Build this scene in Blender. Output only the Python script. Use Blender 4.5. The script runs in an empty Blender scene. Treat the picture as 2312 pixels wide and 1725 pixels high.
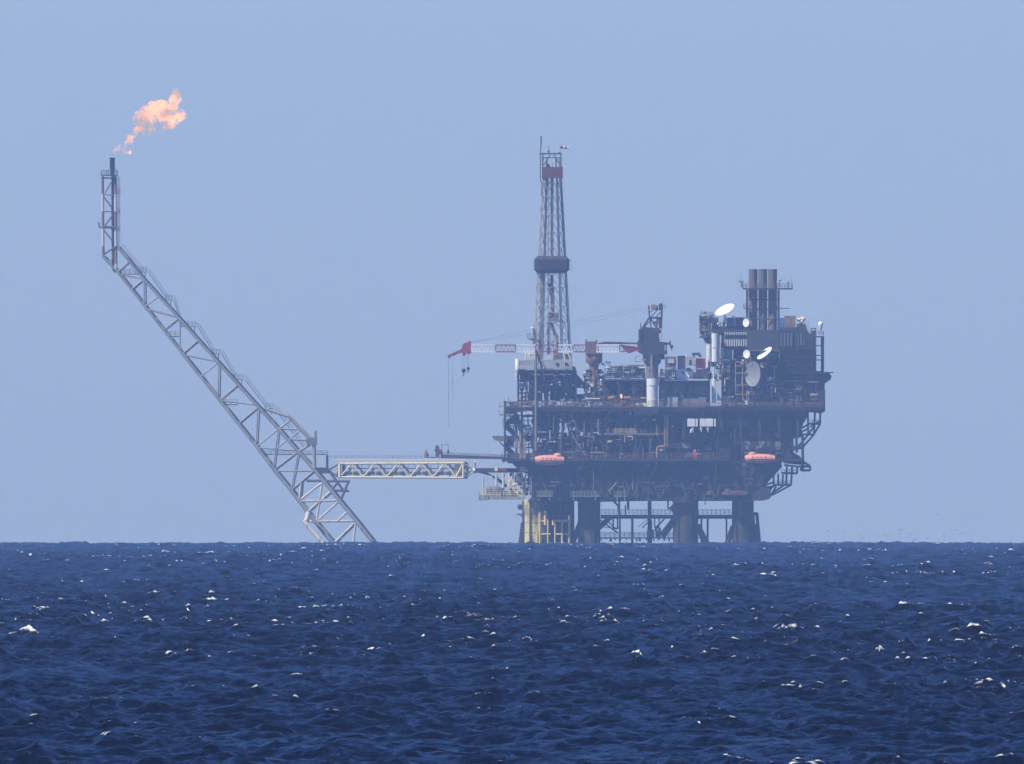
import bpy, math, random
import numpy as np
from mathutils import Vector, Matrix
R = math.radians
scene = bpy.context.scene
COL = scene.collection
# ---------------------------------------------------------------- frame of reference
# The rig stands 13.5 km from a camera 14 m above a curved sea, about at the horizon.
S = 0.14                       # metres per unit of the survey drawing
DCAM = 13500.0; HCAM = 14.0; RE = 6.371e6
ZSEA = -DCAM * DCAM / (2 * RE)           # sea level at the rig (curvature), -14.3 m
ZH = 1224.0
def px(X): return (X - 1156.0) * S
ZUP = 1.3
def pz(Y): return ZSEA + ZUP + (ZH - Y) * S
def P(X, Y, y=0.0): return Vector((px(X), y, pz(Y)))

# ---------------------------------------------------------------- tagging
def tag(o, label=None, cat=None, group=None, kind=None):
    if label: o['label'] = label
    if cat: o['category'] = cat
    if group: o['group'] = group
    if kind: o['kind'] = kind
    return o

# ---------------------------------------------------------------- materials
def nt(name):
    m = bpy.data.materials.new(name); m.use_nodes = True
    n = m.node_tree.nodes; l = m.node_tree.links
    b = n['Principled BSDF']
    return m, n, l, b
def steel(name, col, rust=0.3, rcol=(0.16, 0.07, 0.035), scale=0.25, rough=0.65, metal=0.0, var=0.25):
    """weathered paint: blotches of tone, streaks and rust patches"""
    m, n, l, b = nt(name)
    tc = n.new('ShaderNodeTexCoord')
    mp = n.new('ShaderNodeMapping'); mp.inputs['Scale'].default_value = (1, 1, 0.35)
    l.new(tc.outputs['Object'], mp.inputs['Vector'])
    n1 = n.new('ShaderNodeTexNoise'); n1.inputs['Scale'].default_value = scale; n1.inputs['Detail'].default_value = 6
    n2 = n.new('ShaderNodeTexNoise'); n2.inputs['Scale'].default_value = scale * 3.1; n2.inputs['Detail'].default_value = 8
    l.new(mp.outputs[0], n1.inputs['Vector']); l.new(mp.outputs[0], n2.inputs['Vector'])
    cr = n.new('ShaderNodeValToRGB')
    cr.color_ramp.elements[0].position = 0.62 - 0.25 * rust; cr.color_ramp.elements[1].position = 0.72 - 0.2 * rust
    l.new(n2.outputs['Fac'], cr.inputs['Fac'])
    tone = n.new('ShaderNodeMixRGB'); tone.blend_type = 'MIX'
    l.new(n1.outputs['Fac'], tone.inputs['Fac'])
    tone.inputs['Color1'].default_value = (*[c * (1 - var) for c in col], 1)
    tone.inputs['Color2'].default_value = (*[min(1, c * (1 + var)) for c in col], 1)
    mul = n.new('ShaderNodeMath'); mul.operation = 'MULTIPLY'; mul.inputs[1].default_value = min(1, rust * 2)
    l.new(cr.outputs['Color'], mul.inputs[0])
    mx = n.new('ShaderNodeMixRGB'); mx.inputs['Color2'].default_value = (*rcol, 1)
    l.new(mul.outputs[0], mx.inputs['Fac']); l.new(tone.outputs[0], mx.inputs['Color1'])
    l.new(mx.outputs[0], b.inputs['Base Color'])
    b.inputs['Roughness'].default_value = rough; b.inputs['Metallic'].default_value = metal
    return m

# ---------------------------------------------------------------- sea
def ocean_tile(N, L, wind, wdir, Hs, lmin, lmax, seed, spread=3.0, chop=1.0):
    rng = np.random.default_rng(seed)
    k = 2 * np.pi * np.fft.fftfreq(N, L / N)
    kx, ky = np.meshgrid(k, k, indexing='ij')
    kk = np.hypot(kx, ky); kk[0, 0] = 1e-6
    om = np.sqrt(9.81 * kk)
    wp = 0.87 * 9.81 / wind
    Sj = 0.0081 * 9.81**2 / om**5 * np.exp(-1.25 * (wp / om)**4)
    gam = 3.3; sig = np.where(om < wp, .07, .09)
    Sj = Sj * gam ** np.exp(-((om - wp)**2) / (2 * sig**2 * wp**2))
    th = np.arctan2(ky, kx) - wdir
    D = np.maximum(np.cos(th / 2.0), 0) ** (2 * spread)
    sp = Sj * D * 0.5 * np.sqrt(9.81 / kk) / kk
    lam = 2 * np.pi / kk
    sp[(lam < lmin) | (lam > lmax)] = 0; sp[0, 0] = 0
    a = np.sqrt(sp) * (rng.standard_normal((N, N)) + 1j * rng.standard_normal((N, N)))
    h = np.fft.ifft2(a).real
    f = (Hs / 4) / h.std(); a = a * f; h = h * f
    gx = np.fft.ifft2(-1j * kx / kk * a).real * chop; gy = np.fft.ifft2(-1j * ky / kk * a).real * chop
    def dd(A, ax): return (np.roll(A, -1, ax) - np.roll(A, 1, ax)) / (2 * L / N)
    # displacement p = x - g ;  jacobian of the map
    dx, dy = gx, gy
    Jm = (1 + dd(dx, 0)) * (1 + dd(dy, 1)) - dd(dx, 1) * dd(dy, 0)
    Jp = (1 - dd(dx, 0)) * (1 - dd(dy, 1)) - dd(dx, 1) * dd(dy, 0)
    # choose the sign that sharpens crests (jacobian small where h is high)
    if np.corrcoef(Jm.ravel(), h.ravel())[0, 1] > np.corrcoef(Jp.ravel(), h.ravel())[0, 1]:
        dx, dy, Jm = -dx, -dy, Jp
    return dict(N=N, L=L, h=h.astype(np.float32), dx=dx.astype(np.float32), dy=dy.astype(np.float32), J=Jm.astype(np.float32))
def sample(t, X, Y, rot, names):
    c, s = math.cos(rot), math.sin(rot)
    u = (X * c + Y * s) / t['L'] * t['N']; v = (-X * s + Y * c) / t['L'] * t['N']
    N = t['N']; iu = np.floor(u).astype(np.int64); iv = np.floor(v).astype(np.int64)
    fu = (u - iu).astype(np.float32); fv = (v - iv).astype(np.float32)
    iu %= N; iv %= N; iu1 = (iu + 1) % N; iv1 = (iv + 1) % N
    out = []
    for nm in names:
        A = t[nm]
        out.append(A[iu, iv] * (1 - fu) * (1 - fv) + A[iu1, iv] * fu * (1 - fv) + A[iu, iv1] * (1 - fu) * fv + A[iu1, iv1] * fu * fv)
    return out

WDIR = R(205)     # waves run towards the left and the camera
SEA_BIG = ocean_tile(512, 310.0, 9.0, 0.0, 1.5, 6.0, 110, 7, spread=2.2, chop=1.1)
SEA_SMALL = ocean_tile(512, 83.0, 6.5, 0.0, 0.95, 0.7, 7.5, 11, spread=1.3, chop=1.0)

def sea_points(d, th):
    X = d * np.sin(th); Yc = d * np.cos(th)
    h1, a1, b1, J1 = sample(SEA_BIG, X, Yc, WDIR, ('h', 'dx', 'dy', 'J'))
    h2, a2, b2, J2 = sample(SEA_SMALL, X, Yc, WDIR + 0.35, ('h', 'dx', 'dy', 'J'))
    # wave groups: gusts make some patches rougher than others
    g = 0.85 + 0.2 * np.sin(X * 0.021 + Yc * 0.0047 + 1.3) * np.sin(Yc * 0.013 - X * .008) + 0.15 * np.sin(Yc * 0.0021 + X * .03)
    h = h1 + h2 * g
    c, s = math.cos(WDIR), math.sin(WDIR); c2, s2 = math.cos(WDIR + .35), math.sin(WDIR + .35)
    ox = a1 * c - b1 * s + g * (a2 * c2 - b2 * s2); oy = a1 * s + b1 * c + g * (a2 * s2 + b2 * c2)
    z = h - (X * X + Yc * Yc) / (2 * RE)
    fold = (1 - J1) * 0.9 + (1 - J2) * 0.32 * g + 0.06 * h1 + 0.15 * h2
    return X + ox, Yc + oy, z, fold

def build_sea():
    # (1) the sector the lens looks into, fine; (2) a coarser disc all round
    dth = 6.8e-5; tmax = 0.0175
    th = np.arange(-tmax, tmax + dth, dth)
    d = [1750.0]
    while d[-1] < 14200: d.append(d[-1] * (1 + 1.9e-4 * (d[-1] / 1750.0) ** .25))
    d = np.array(d)
    D, T = np.meshgrid(d, th, indexing='ij')
    parts = []
    def add(D, T, lower=None):
        x, y, z, f = sea_points(D, T)
        if lower is not None: z = z - lower
        n0, n1 = D.shape
        idx = np.arange(n0 * n1).reshape(n0, n1)
        q = np.stack([idx[:-1, :-1], idx[:-1, 1:], idx[1:, 1:], idx[1:, :-1]], -1).reshape(-1, 4)
        co = np.stack([x, y - DCAM, z], -1).reshape(-1, 3)
        parts.append((co, q, f.reshape(-1)))
    add(D, T)
    tw = 0.10; dm = [1500.0]
    while dm[-1] < 14200: dm.append(dm[-1] * (1 + 1.1e-3))
    dm = np.array(dm); um = np.linspace(0, 1, 520)
    def wid(d): return 0.035 + 760.0 / np.maximum(d, 1400)
    for s_ in (-1, 1):
        Dm, Um = np.meshgrid(dm, um if s_ > 0 else um[::-1], indexing='ij')
        Tm = s_ * ((tmax - 6e-4) * (1 - Um) + wid(Dm) * Um); add(Dm, Tm, np.full(Dm.shape, .02))
    th2 = [0.0]; st = 2e-3
    while th2[-1] < math.pi: th2.append(th2[-1] + st); st = min(st * 1.06, 0.05)
    th2 = np.array(th2); th2 = th2 * (math.pi / th2[-1]); th2 = np.concatenate([-th2[:0:-1], th2])
    d2 = [2.0]
    while d2[-1] < 14900: d2.append(d2[-1] * 1.012 + .6)
    d2 = np.array(d2)
    D2, T2 = np.meshgrid(d2, th2, indexing='ij')
    inside = ((np.abs(T2) < tmax - 1e-3) & (D2 > 1770) | (np.abs(T2) < wid(D2) - 2e-2) & (np.abs(T2) > tmax + 2e-3) & (D2 > 1520)) & (D2 < 14100)
    add(D2, T2, np.where(inside, 3.0, 0.0))
    offs = np.cumsum([0] + [len(p[0]) for p in parts])
    co = np.concatenate([p[0] for p in parts]); q = np.concatenate([p[1] + o_ for p, o_ in zip(parts, offs)]); f = np.concatenate([p[2] for p in parts])
    me = bpy.data.meshes.new('sea')
    me.vertices.add(len(co)); me.vertices.foreach_set('co', co.astype(np.float32).ravel())
    me.loops.add(len(q) * 4); me.loops.foreach_set('vertex_index', q.astype(np.int32).ravel())
    me.polygons.add(len(q))
    me.polygons.foreach_set('loop_start', (np.arange(len(q)) * 4).astype(np.int32))
    me.polygons.foreach_set('use_smooth', np.ones(len(q), bool))
    at = me.attributes.new('foam', 'FLOAT', 'POINT'); at.data.foreach_set('value', f.astype(np.float32))
    me.update(calc_edges=True)
    o = bpy.data.objects.new('sea', me); COL.objects.link(o)
    tag(o, kind='structure')
    print('sea verts', len(co), 'fold pct', np.percentile(parts[0][2], [50, 90, 98, 99, 99.5, 99.9]))
    return o, parts[0][2]

FOAM_PCT = 99.68
def sea_material(fold):
    t0 = float(np.percentile(fold, FOAM_PCT)); t1 = float(np.percentile(fold, 99.95))
    m, n, l, b = nt('sea_water')
    tc = n.new('ShaderNodeTexCoord')
    # small ripples
    def noise(sc, det, sx=1, sy=1, rz=0.0):
        mp = n.new('ShaderNodeMapping'); mp.inputs['Scale'].default_value = (sx, sy, 1); mp.inputs['Rotation'].default_value = (0, 0, rz)
        l.new(tc.outputs['Object'], mp.inputs['Vector'])
        t = n.new('ShaderNodeTexNoise'); t.inputs['Scale'].default_value = sc; t.inputs['Detail'].default_value = det
        l.new(mp.outputs[0], t.inputs['Vector']); return t
    r1 = noise(1.7, 7, 1.0, 0.6, 0.4); r2 = noise(0.45, 4, 1, .6, -0.3)
    add = n.new('ShaderNodeMath'); add.operation = 'MULTIPLY_ADD'; add.inputs[1].default_value = 1.6
    l.new(r2.outputs['Fac'], add.inputs[0]); l.new(r1.outputs['Fac'], add.inputs[2])
    bp = n.new('ShaderNodeBump'); bp.inputs['Strength'].default_value = 1.0; bp.inputs['Distance'].default_value = SEA_BUMP
    l.new(add.outputs[0], bp.inputs['Height'])
    # water: dark blue body under a Fresnel reflection, roughened by ripples too small to model
    body = n.new('ShaderNodeBsdfDiffuse'); body.inputs['Color'].default_value = (*SEA_COL, 1); l.new(bp.outputs[0], body.inputs['Normal'])
    gl = n.new('ShaderNodeBsdfGlossy'); gl.inputs['Roughness'].default_value = .07; gl.inputs['Color'].default_value = (.56, .71, .92, 1); l.new(bp.outputs[0], gl.inputs['Normal'])
    fr = n.new('ShaderNodeFresnel'); fr.inputs['IOR'].default_value = 1.333; l.new(bp.outputs[0], fr.inputs['Normal'])
    fm_ = n.new('ShaderNodeMath'); fm_.operation = 'MULTIPLY'; fm_.inputs[1].default_value = SEA_REFL; l.new(fr.outputs[0], fm_.inputs[0])
    wat = n.new('ShaderNodeMixShader'); l.new(fm_.outputs[0], wat.inputs[0]); l.new(body.outputs[0], wat.inputs[1]); l.new(gl.outputs[0], wat.inputs[2])
    n.remove(b)
    # foam where crests fold over, broken up by noise
    at = n.new('ShaderNodeAttribute'); at.attribute_name = 'foam'
    mr = n.new('ShaderNodeMapRange'); mr.inputs[1].default_value = t0; mr.inputs[2].default_value = t1
    l.new(at.outputs['Fac'], mr.inputs[0])
    fn = noise(2.6, 9, 1, .5); 
    ms = n.new('ShaderNodeMapRange'); ms.inputs[1].default_value = .42; ms.inputs[2].default_value = .62
    l.new(fn.outputs['Fac'], ms.inputs[0])
    mm = n.new('ShaderNodeMath'); mm.operation = 'MULTIPLY'; l.new(mr.outputs[0], mm.inputs[0]); l.new(ms.outputs[0], mm.inputs[1])
    # only some places break at all
    gate = noise(0.06, 2, 1, .45); mg = n.new('ShaderNodeMapRange'); mg.inputs[1].default_value = .42; mg.inputs[2].default_value = .52
    l.new(gate.outputs['Fac'], mg.inputs[0])
    m3 = n.new('ShaderNodeMath'); m3.operation = 'MULTIPLY'; l.new(mm.outputs[0], m3.inputs[0]); l.new(mg.outputs[0], m3.inputs[1])
    m4 = n.new('ShaderNodeMath'); m4.operation = 'MULTIPLY'; m4.use_clamp = True; m4.inputs[1].default_value = 1.35; l.new(m3.outputs[0], m4.inputs[0])
    foam = n.new('ShaderNodeBsdfDiffuse'); foam.inputs['Color'].default_value = (.72, .74, .76, 1)
    mix = n.new('ShaderNodeMixShader'); l.new(m4.outputs[0], mix.inputs[0]); l.new(wat.outputs[0], mix.inputs[1]); l.new(foam.outputs[0], mix.inputs[2])
    l.new(mix.outputs[0], n['Material Output'].inputs['Surface'])
    return m
SEA_BUMP = 0.36; SEA_REFL = 0.60
SEA_COL = (0.0008, 0.0025, 0.012)
sea, fold = build_sea()
sea.data.materials.append(sea_material(fold))

# ---------------------------------------------------------------- haze
def build_haze():
    x = 15300.0
    z0, z1 = -20.0, 165.0
    v = [(-x, -DCAM - x, z0), (x, -DCAM - x, z0), (x, -DCAM + x, z0), (-x, -DCAM + x, z0),
         (-x, -DCAM - x, z1), (x, -DCAM - x, z1), (x, -DCAM + x, z1), (-x, -DCAM + x, z1)]
    f = [(0, 3, 2, 1), (4, 5, 6, 7), (0, 1, 5, 4), (1, 2, 6, 5), (2, 3, 7, 6), (3, 0, 4, 7)]
    me = bpy.data.meshes.new('haze'); me.from_pydata(v, [], f); me.update()
    o = bpy.data.objects.new('haze', me); COL.objects.link(o); tag(o, kind='stuff')
    m = bpy.data.materials.new('haze_air'); m.use_nodes = True
    n = m.node_tree.nodes; n.clear()
    out = n.new('ShaderNodeOutputMaterial'); pv = n.new('ShaderNodeVolumePrincipled')
    pv.inputs['Color'].default_value = (*HAZE_COL, 1); pv.inputs['Density'].default_value = HAZE_DENS
    pv.inputs['Anisotropy'].default_value = 0.0
    m.node_tree.links.new(pv.outputs[0], out.inputs['Volume'])
    me.materials.append(m)
HAZE_COL = (0.33, 0.53, 0.99); HAZE_DENS = 3.5e-5
build_haze()

# ---------------------------------------------------------------- light
TINT0 = (0.63, 0.815, 1.40); TINT1 = (0.50, 0.55, 0.75)
SUN_EL = R(50); SUN_AZ = R(214)     # azimuth counter-clockwise from +x: from the left, a little in front
sd = Vector((math.cos(SUN_EL) * math.cos(SUN_AZ), math.cos(SUN_EL) * math.sin(SUN_AZ), math.sin(SUN_EL)))
ld = bpy.data.lights.new('sun', 'SUN'); ld.energy = 5.0; ld.angle = R(0.5); ld.color = (1.0, 0.95, 0.86)
lo = bpy.data.objects.new('sun', ld); COL.objects.link(lo)
lo.rotation_euler = sd.to_track_quat('Z', 'Y').to_euler(); lo.location = (0, 0, 300)
w = bpy.data.worlds.new('World'); scene.world = w; w.use_nodes = True
n = w.node_tree.nodes; l = w.node_tree.links
sk = n.new('ShaderNodeTexSky'); sk.sky_type = 'NISHITA'; sk.sun_disc = False
sk.sun_elevation = SUN_EL; sk.sun_rotation = math.pi / 2 - SUN_AZ
sk.altitude = 0; sk.air_density = 1.0; sk.dust_density = 0.3; sk.ozone_density = 3.0
bg = n['Background']; bg.inputs['Strength'].default_value = SKY_STRENGTH if 'SKY_STRENGTH' in globals() else 0.10
# air near the horizon is a clean pale blue (maritime, little dust)
tc = n.new('ShaderNodeTexCoord'); sx = n.new('ShaderNodeSeparateXYZ'); l.new(tc.outputs['Generated'], sx.inputs[0])
ramp = n.new('ShaderNodeMapRange'); ramp.inputs[1].default_value = 0.0; ramp.inputs[2].default_value = 0.35
l.new(sx.outputs['Z'], ramp.inputs[0])
tint = n.new('ShaderNodeMixRGB'); tint.inputs['Color1'].default_value = (*TINT0, 1); tint.inputs['Color2'].default_value = (*TINT1, 1)
l.new(ramp.outputs[0], tint.inputs['Fac'])
mulc = n.new('ShaderNodeMixRGB'); mulc.blend_type = 'MULTIPLY'; mulc.inputs['Fac'].default_value = 1.0
l.new(sk.outputs[0], mulc.inputs['Color1']); l.new(tint.outputs[0], mulc.inputs['Color2'])
l.new(mulc.outputs[0], bg.inputs['Color'])

# ---------------------------------------------------------------- camera
cd = bpy.data.cameras.new('camera'); cam = bpy.data.objects.new('camera', cd); COL.objects.link(cam)
cam.location = (0, -DCAM, HCAM)
cd.sensor_width = 36; cd.lens = 36 * DCAM / (2312 * S); cd.clip_start = 1; cd.clip_end = 60000
tilt = ((ZH - (HCAM - ZSEA - ZUP) / S) - 862.5) * S / DCAM
cam.rotation_euler = (R(90) + tilt, 0, 0)
scene.camera = cam
scene.view_settings.view_transform = 'Standard'; scene.view_settings.look = 'None'
scene.view_settings.exposure = 0.25; scene.view_settings.gamma = 1.0
scene.cycles.max_bounces = 6; scene.cycles.volume_bounces = 0; scene.cycles.use_denoising = True
# ---------------------------------------------------------------- mesh builder
class MB:
    def __init__(s): s.v = []; s.f = []; s.sm = []
    def _add(s, vs, fs, smooth=False):
        o = len(s.v); s.v += [tuple(v) for v in vs]; s.f += [tuple(i + o for i in f) for f in fs]; s.sm += [smooth] * len(fs); return s
    def box(s, x0, x1, y0, y1, z0, z1):
        v = [(x0, y0, z0), (x1, y0, z0), (x1, y1, z0), (x0, y1, z0), (x0, y0, z1), (x1, y0, z1), (x1, y1, z1), (x0, y1, z1)]
        return s._add(v, [(0, 3, 2, 1), (4, 5, 6, 7), (0, 1, 5, 4), (1, 2, 6, 5), (2, 3, 7, 6), (3, 0, 4, 7)])
    def pbox(s, X0, X1, Y0, Y1, y0, y1):      # box given in drawing units (Y down) and metres of depth
        return s.box(px(min(X0, X1)), px(max(X0, X1)), min(y0, y1), max(y0, y1), pz(max(Y0, Y1)), pz(min(Y0, Y1)))
    def tube(s, a, b, r, r2=None, n=6, caps=True, smooth=True):
        a = Vector(a); b = Vector(b); r2 = r if r2 is None else r2
        d = (b - a)
        if d.length < 1e-5: return s
        d.normalize(); u = d.cross(Vector((0, 0, 1)) if abs(d.z) < .95 else Vector((1, 0, 0))).normalized(); w = d.cross(u)
        vs = []; 
        for c, rr in ((a, r), (b, r2)):
            for k in range(n):
                t = 2 * math.pi * k / n + .2; vs.append(c + (u * math.cos(t) + w * math.sin(t)) * rr)
        fs = [(k, (k + 1) % n, n + (k + 1) % n, n + k) for k in range(n)]
        s._add(vs, fs, smooth)
        if caps: s._add(vs, [tuple(range(n))[::-1], tuple(range(n, 2 * n))])
        return s
    def bar(s, a, b, w, h=None):               # rectangular bar between two points
        a = Vector(a); b = Vector(b); h = w if h is None else h
        d = b - a
        if d.length < 1e-5: return s
        d.normalize(); u = d.cross(Vector((0, 1, 0)) if abs(d.y) < .95 else Vector((0, 0, 1))).normalized(); q = d.cross(u)
        vs = [c + u * (su * w / 2) + q * (sq * h / 2) for c in (a, b) for su, sq in ((-1, -1), (1, -1), (1, 1), (-1, 1))]
        return s._add(vs, [(0, 1, 5, 4), (1, 2, 6, 5), (2, 3, 7, 6), (3, 0, 4, 7), (3, 2, 1, 0), (4, 5, 6, 7)])
    def ptube(s, A, B, y0, y1, r, **k): return s.tube(P(A[0], A[1], y0), P(B[0], B[1], y1), r, **k)
    def path(s, pts, r, n=6):
        for a, b in zip(pts, pts[1:]): s.tube(a, b, r, n=n)
        for p in pts[1:-1]: s.ball(p, r * 1.02, 6, 4)
        return s
    def ball(s, c, r, nu=12, nv=8, sc=(1, 1, 1)):
        c = Vector(c); vs = []; fs = []
        for i in range(nv + 1):
            t = math.pi * i / nv
            for j in range(nu):
                f = 2 * math.pi * j / nu
                vs.append(c + Vector((math.sin(t) * math.cos(f) * r * sc[0], math.sin(t) * math.sin(f) * r * sc[1], math.cos(t) * r * sc[2])))
        for i in range(nv):
            for j in range(nu): fs.append((i * nu + j, (i + 1) * nu + j, (i + 1) * nu + (j + 1) % nu, i * nu + (j + 1) % nu))
        return s._add(vs, fs, True)
    def lathe(s, c, axis, prof, n=20, smooth=True):     # prof: list of (along, radius)
        c = Vector(c); d = Vector(axis).normalized(); u = d.cross(Vector((0, 0, 1)) if abs(d.z) < .95 else Vector((1, 0, 0))).normalized(); w = d.cross(u)
        vs = []; fs = []
        for (h, r) in prof:
            for k in range(n):
                t = 2 * math.pi * k / n; vs.append(c + d * h + (u * math.cos(t) + w * math.sin(t)) * max(r, 1e-4))
        for i in range(len(prof) - 1):
            for k in range(n): fs.append((i * n + k, i * n + (k + 1) % n, (i + 1) * n + (k + 1) % n, (i + 1) * n + k))
        return s._add(vs, fs, smooth)
    def prism(s, poly, y0, y1):                # outline in drawing units, extruded in depth
        n = len(poly)
        v = [(px(X), y0, pz(Y)) for X, Y in poly] + [(px(X), y1, pz(Y)) for X, Y in poly]
        fs = [tuple(range(n)), tuple(range(2 * n - 1, n - 1, -1))] + [(k, k + n, (k + 1) % n + n, (k + 1) % n) for k in range(n)]
        return s._add(v, fs)
    def rail(s, a, b, h=1.15, step=2.0, r=0.045, bars=3, down=None):
        a = Vector(a); b = Vector(b); L = (b - a).length; n = max(1, round(L / step)); up = Vector((0, 0, 1))
        for k in range(n + 1):
            p = a.lerp(b, k / n); s.bar(p, p + up * h, r * 2, r * 2)
        for k in range(bars):
            z = h * (k + 1) / bars; s.bar(a + up * z, b + up * z, r * 1.8, r * 1.8)
        return s
    def rails(s, x0, x1, y0, y1, z, sides='FBLR', **k):
        if 'F' in sides: s.rail((x0, y0, z), (x1, y0, z), **k)
        if 'B' in sides: s.rail((x0, y1, z), (x1, y1, z), **k)
        if 'L' in sides: s.rail((x0, y0, z), (x0, y1, z), **k)
        if 'R' in sides: s.rail((x1, y0, z), (x1, y1, z), **k)
        return s
    def vessel(s, a, b, r, n=16):              # horizontal/vertical tank with domed ends
        a = Vector(a); b = Vector(b); L = (b - a).length
        pr = [(-r * .5, 0.0), (-r * .42, r * .5), (-r * .2, r * .85), (0, r), (L, r), (L + r * .2, r * .85), (L + r * .42, r * .5), (L + r * .5, 0.0)]
        return s.lathe(a, b - a, pr, n)
def thing(name, label, cat, loc, group=None):
    o = bpy.data.objects.new(name, None); COL.objects.link(o); o.empty_display_size = 1
    o.location = loc; tag(o, label, cat, group); return o
SPLIT = {'wall_panel', 'lamp', 'lamp_housing', 'caisson', 'window', 'post', 'tank', 'pipe', 'sheave', 'white_column', 'grey_column', 'well_conductor', 'hose_drum', 'valve', 'control_box',
         'deck_locker', 'notice_board', 'bottle', 'cross_member', 'cross_tie', 'walkway_post', 'drill_pipe', 'louvre', 'fan_unit', 'white_hook', 'bent_pipe', 'rusty_riser', 'drain_pipe', 'wind_screen',
         'side_hatch', 'white_tank', 'porthole', 'roof_pipe', 'strut', 'inner_wall', 'pump', 'shade_beam', 'outer_column', 'winch_hood', 'outrigger', 'bracing_bar', 'bracket', 'mooring_strut', 'fire_wall', 'base_strut', 'lower_bracing', 'frame', 'pipe_stanchion', 'corner_frame', 'bracing', 'machinery', 'hanging_line', 'chute', 'stair_frame', 'tower_frame', 'roof_railing', 'mast_fitting', 'gallery', 'hoist_rope_end', 'hose', 'fender'}
def pieces(mb):
    n = len(mb.v); par = list(range(n))
    def find(i):
        while par[i] != i: par[i] = par[par[i]]; i = par[i]
        return i
    seen = {}
    for i, v in enumerate(mb.v):
        k = (round(v[0], 3), round(v[1], 3), round(v[2], 3))
        if k in seen: par[find(i)] = find(seen[k])
        else: seen[k] = i
    for f in mb.f:
        a = find(f[0])
        for i in f[1:]: par[find(i)] = a
    # pieces whose boxes touch belong together
    box = {}
    for i, v in enumerate(mb.v):
        r = find(i); b = box.setdefault(r, [v[0], v[0], v[1], v[1], v[2], v[2]])
        b[0] = min(b[0], v[0]); b[1] = max(b[1], v[0]); b[2] = min(b[2], v[1]); b[3] = max(b[3], v[1]); b[4] = min(b[4], v[2]); b[5] = max(b[5], v[2])
    ks = list(box)
    for i, p in enumerate(ks):
        for q in ks[i + 1:]:
            A, B = box[p], box[q]
            if A[0] <= B[1] + .01 and B[0] <= A[1] + .01 and A[2] <= B[3] + .01 and B[2] <= A[3] + .01 and A[4] <= B[5] + .01 and B[4] <= A[5] + .01: par[find(p)] = find(q)
    out = {}
    for f, sm in zip(mb.f, mb.sm): out.setdefault(find(f[0]), []).append((f, sm))
    res = []
    for fs in out.values():
        m = MB(); mp = {}
        for f, sm in fs:
            for i in f:
                if i not in mp: mp[i] = len(m.v); m.v.append(mb.v[i])
            m.f.append(tuple(mp[i] for i in f)); m.sm.append(sm)
        res.append(m)
    return res
def child(mb, name, mat, parent, label=None):
    if name in SPLIT:
        ps = pieces(mb)
        if 1 < len(ps) <= 100: return [child1(p, name, mat, parent, label) for p in ps][0]
    return child1(mb, name, mat, parent, label)
def child1(mb, name, mat, parent, label=None):
    """mesh built in world coordinates, parented to a thing (Empty) or to a part (mesh at identity world transform)"""
    me = bpy.data.meshes.new(name); root = parent
    while root.parent is not None: root = root.parent
    off = Vector(root.location)
    vs = [(v[0] - off.x, v[1] - off.y, v[2] - off.z) for v in mb.v]
    me.from_pydata(vs, [], mb.f); me.polygons.foreach_set('use_smooth', mb.sm); me.update()
    if mat is not None: me.materials.append(mat)
    o = bpy.data.objects.new(name, me); COL.objects.link(o); o.parent = parent
    if label: o['label'] = label
    return o
def solo(mb, name, mat, label, cat, base, group=None):
    """a thing that is one mesh, its origin at its base"""
    base = Vector(base); me = bpy.data.meshes.new(name)
    me.from_pydata([tuple(Vector(v) - base) for v in mb.v], [], mb.f); me.polygons.foreach_set('use_smooth', mb.sm); me.update()
    me.materials.append(mat); o = bpy.data.objects.new(name, me); o.location = base; COL.objects.link(o)
    return tag(o, label, cat, group)
rnd = random.Random(5)

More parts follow.
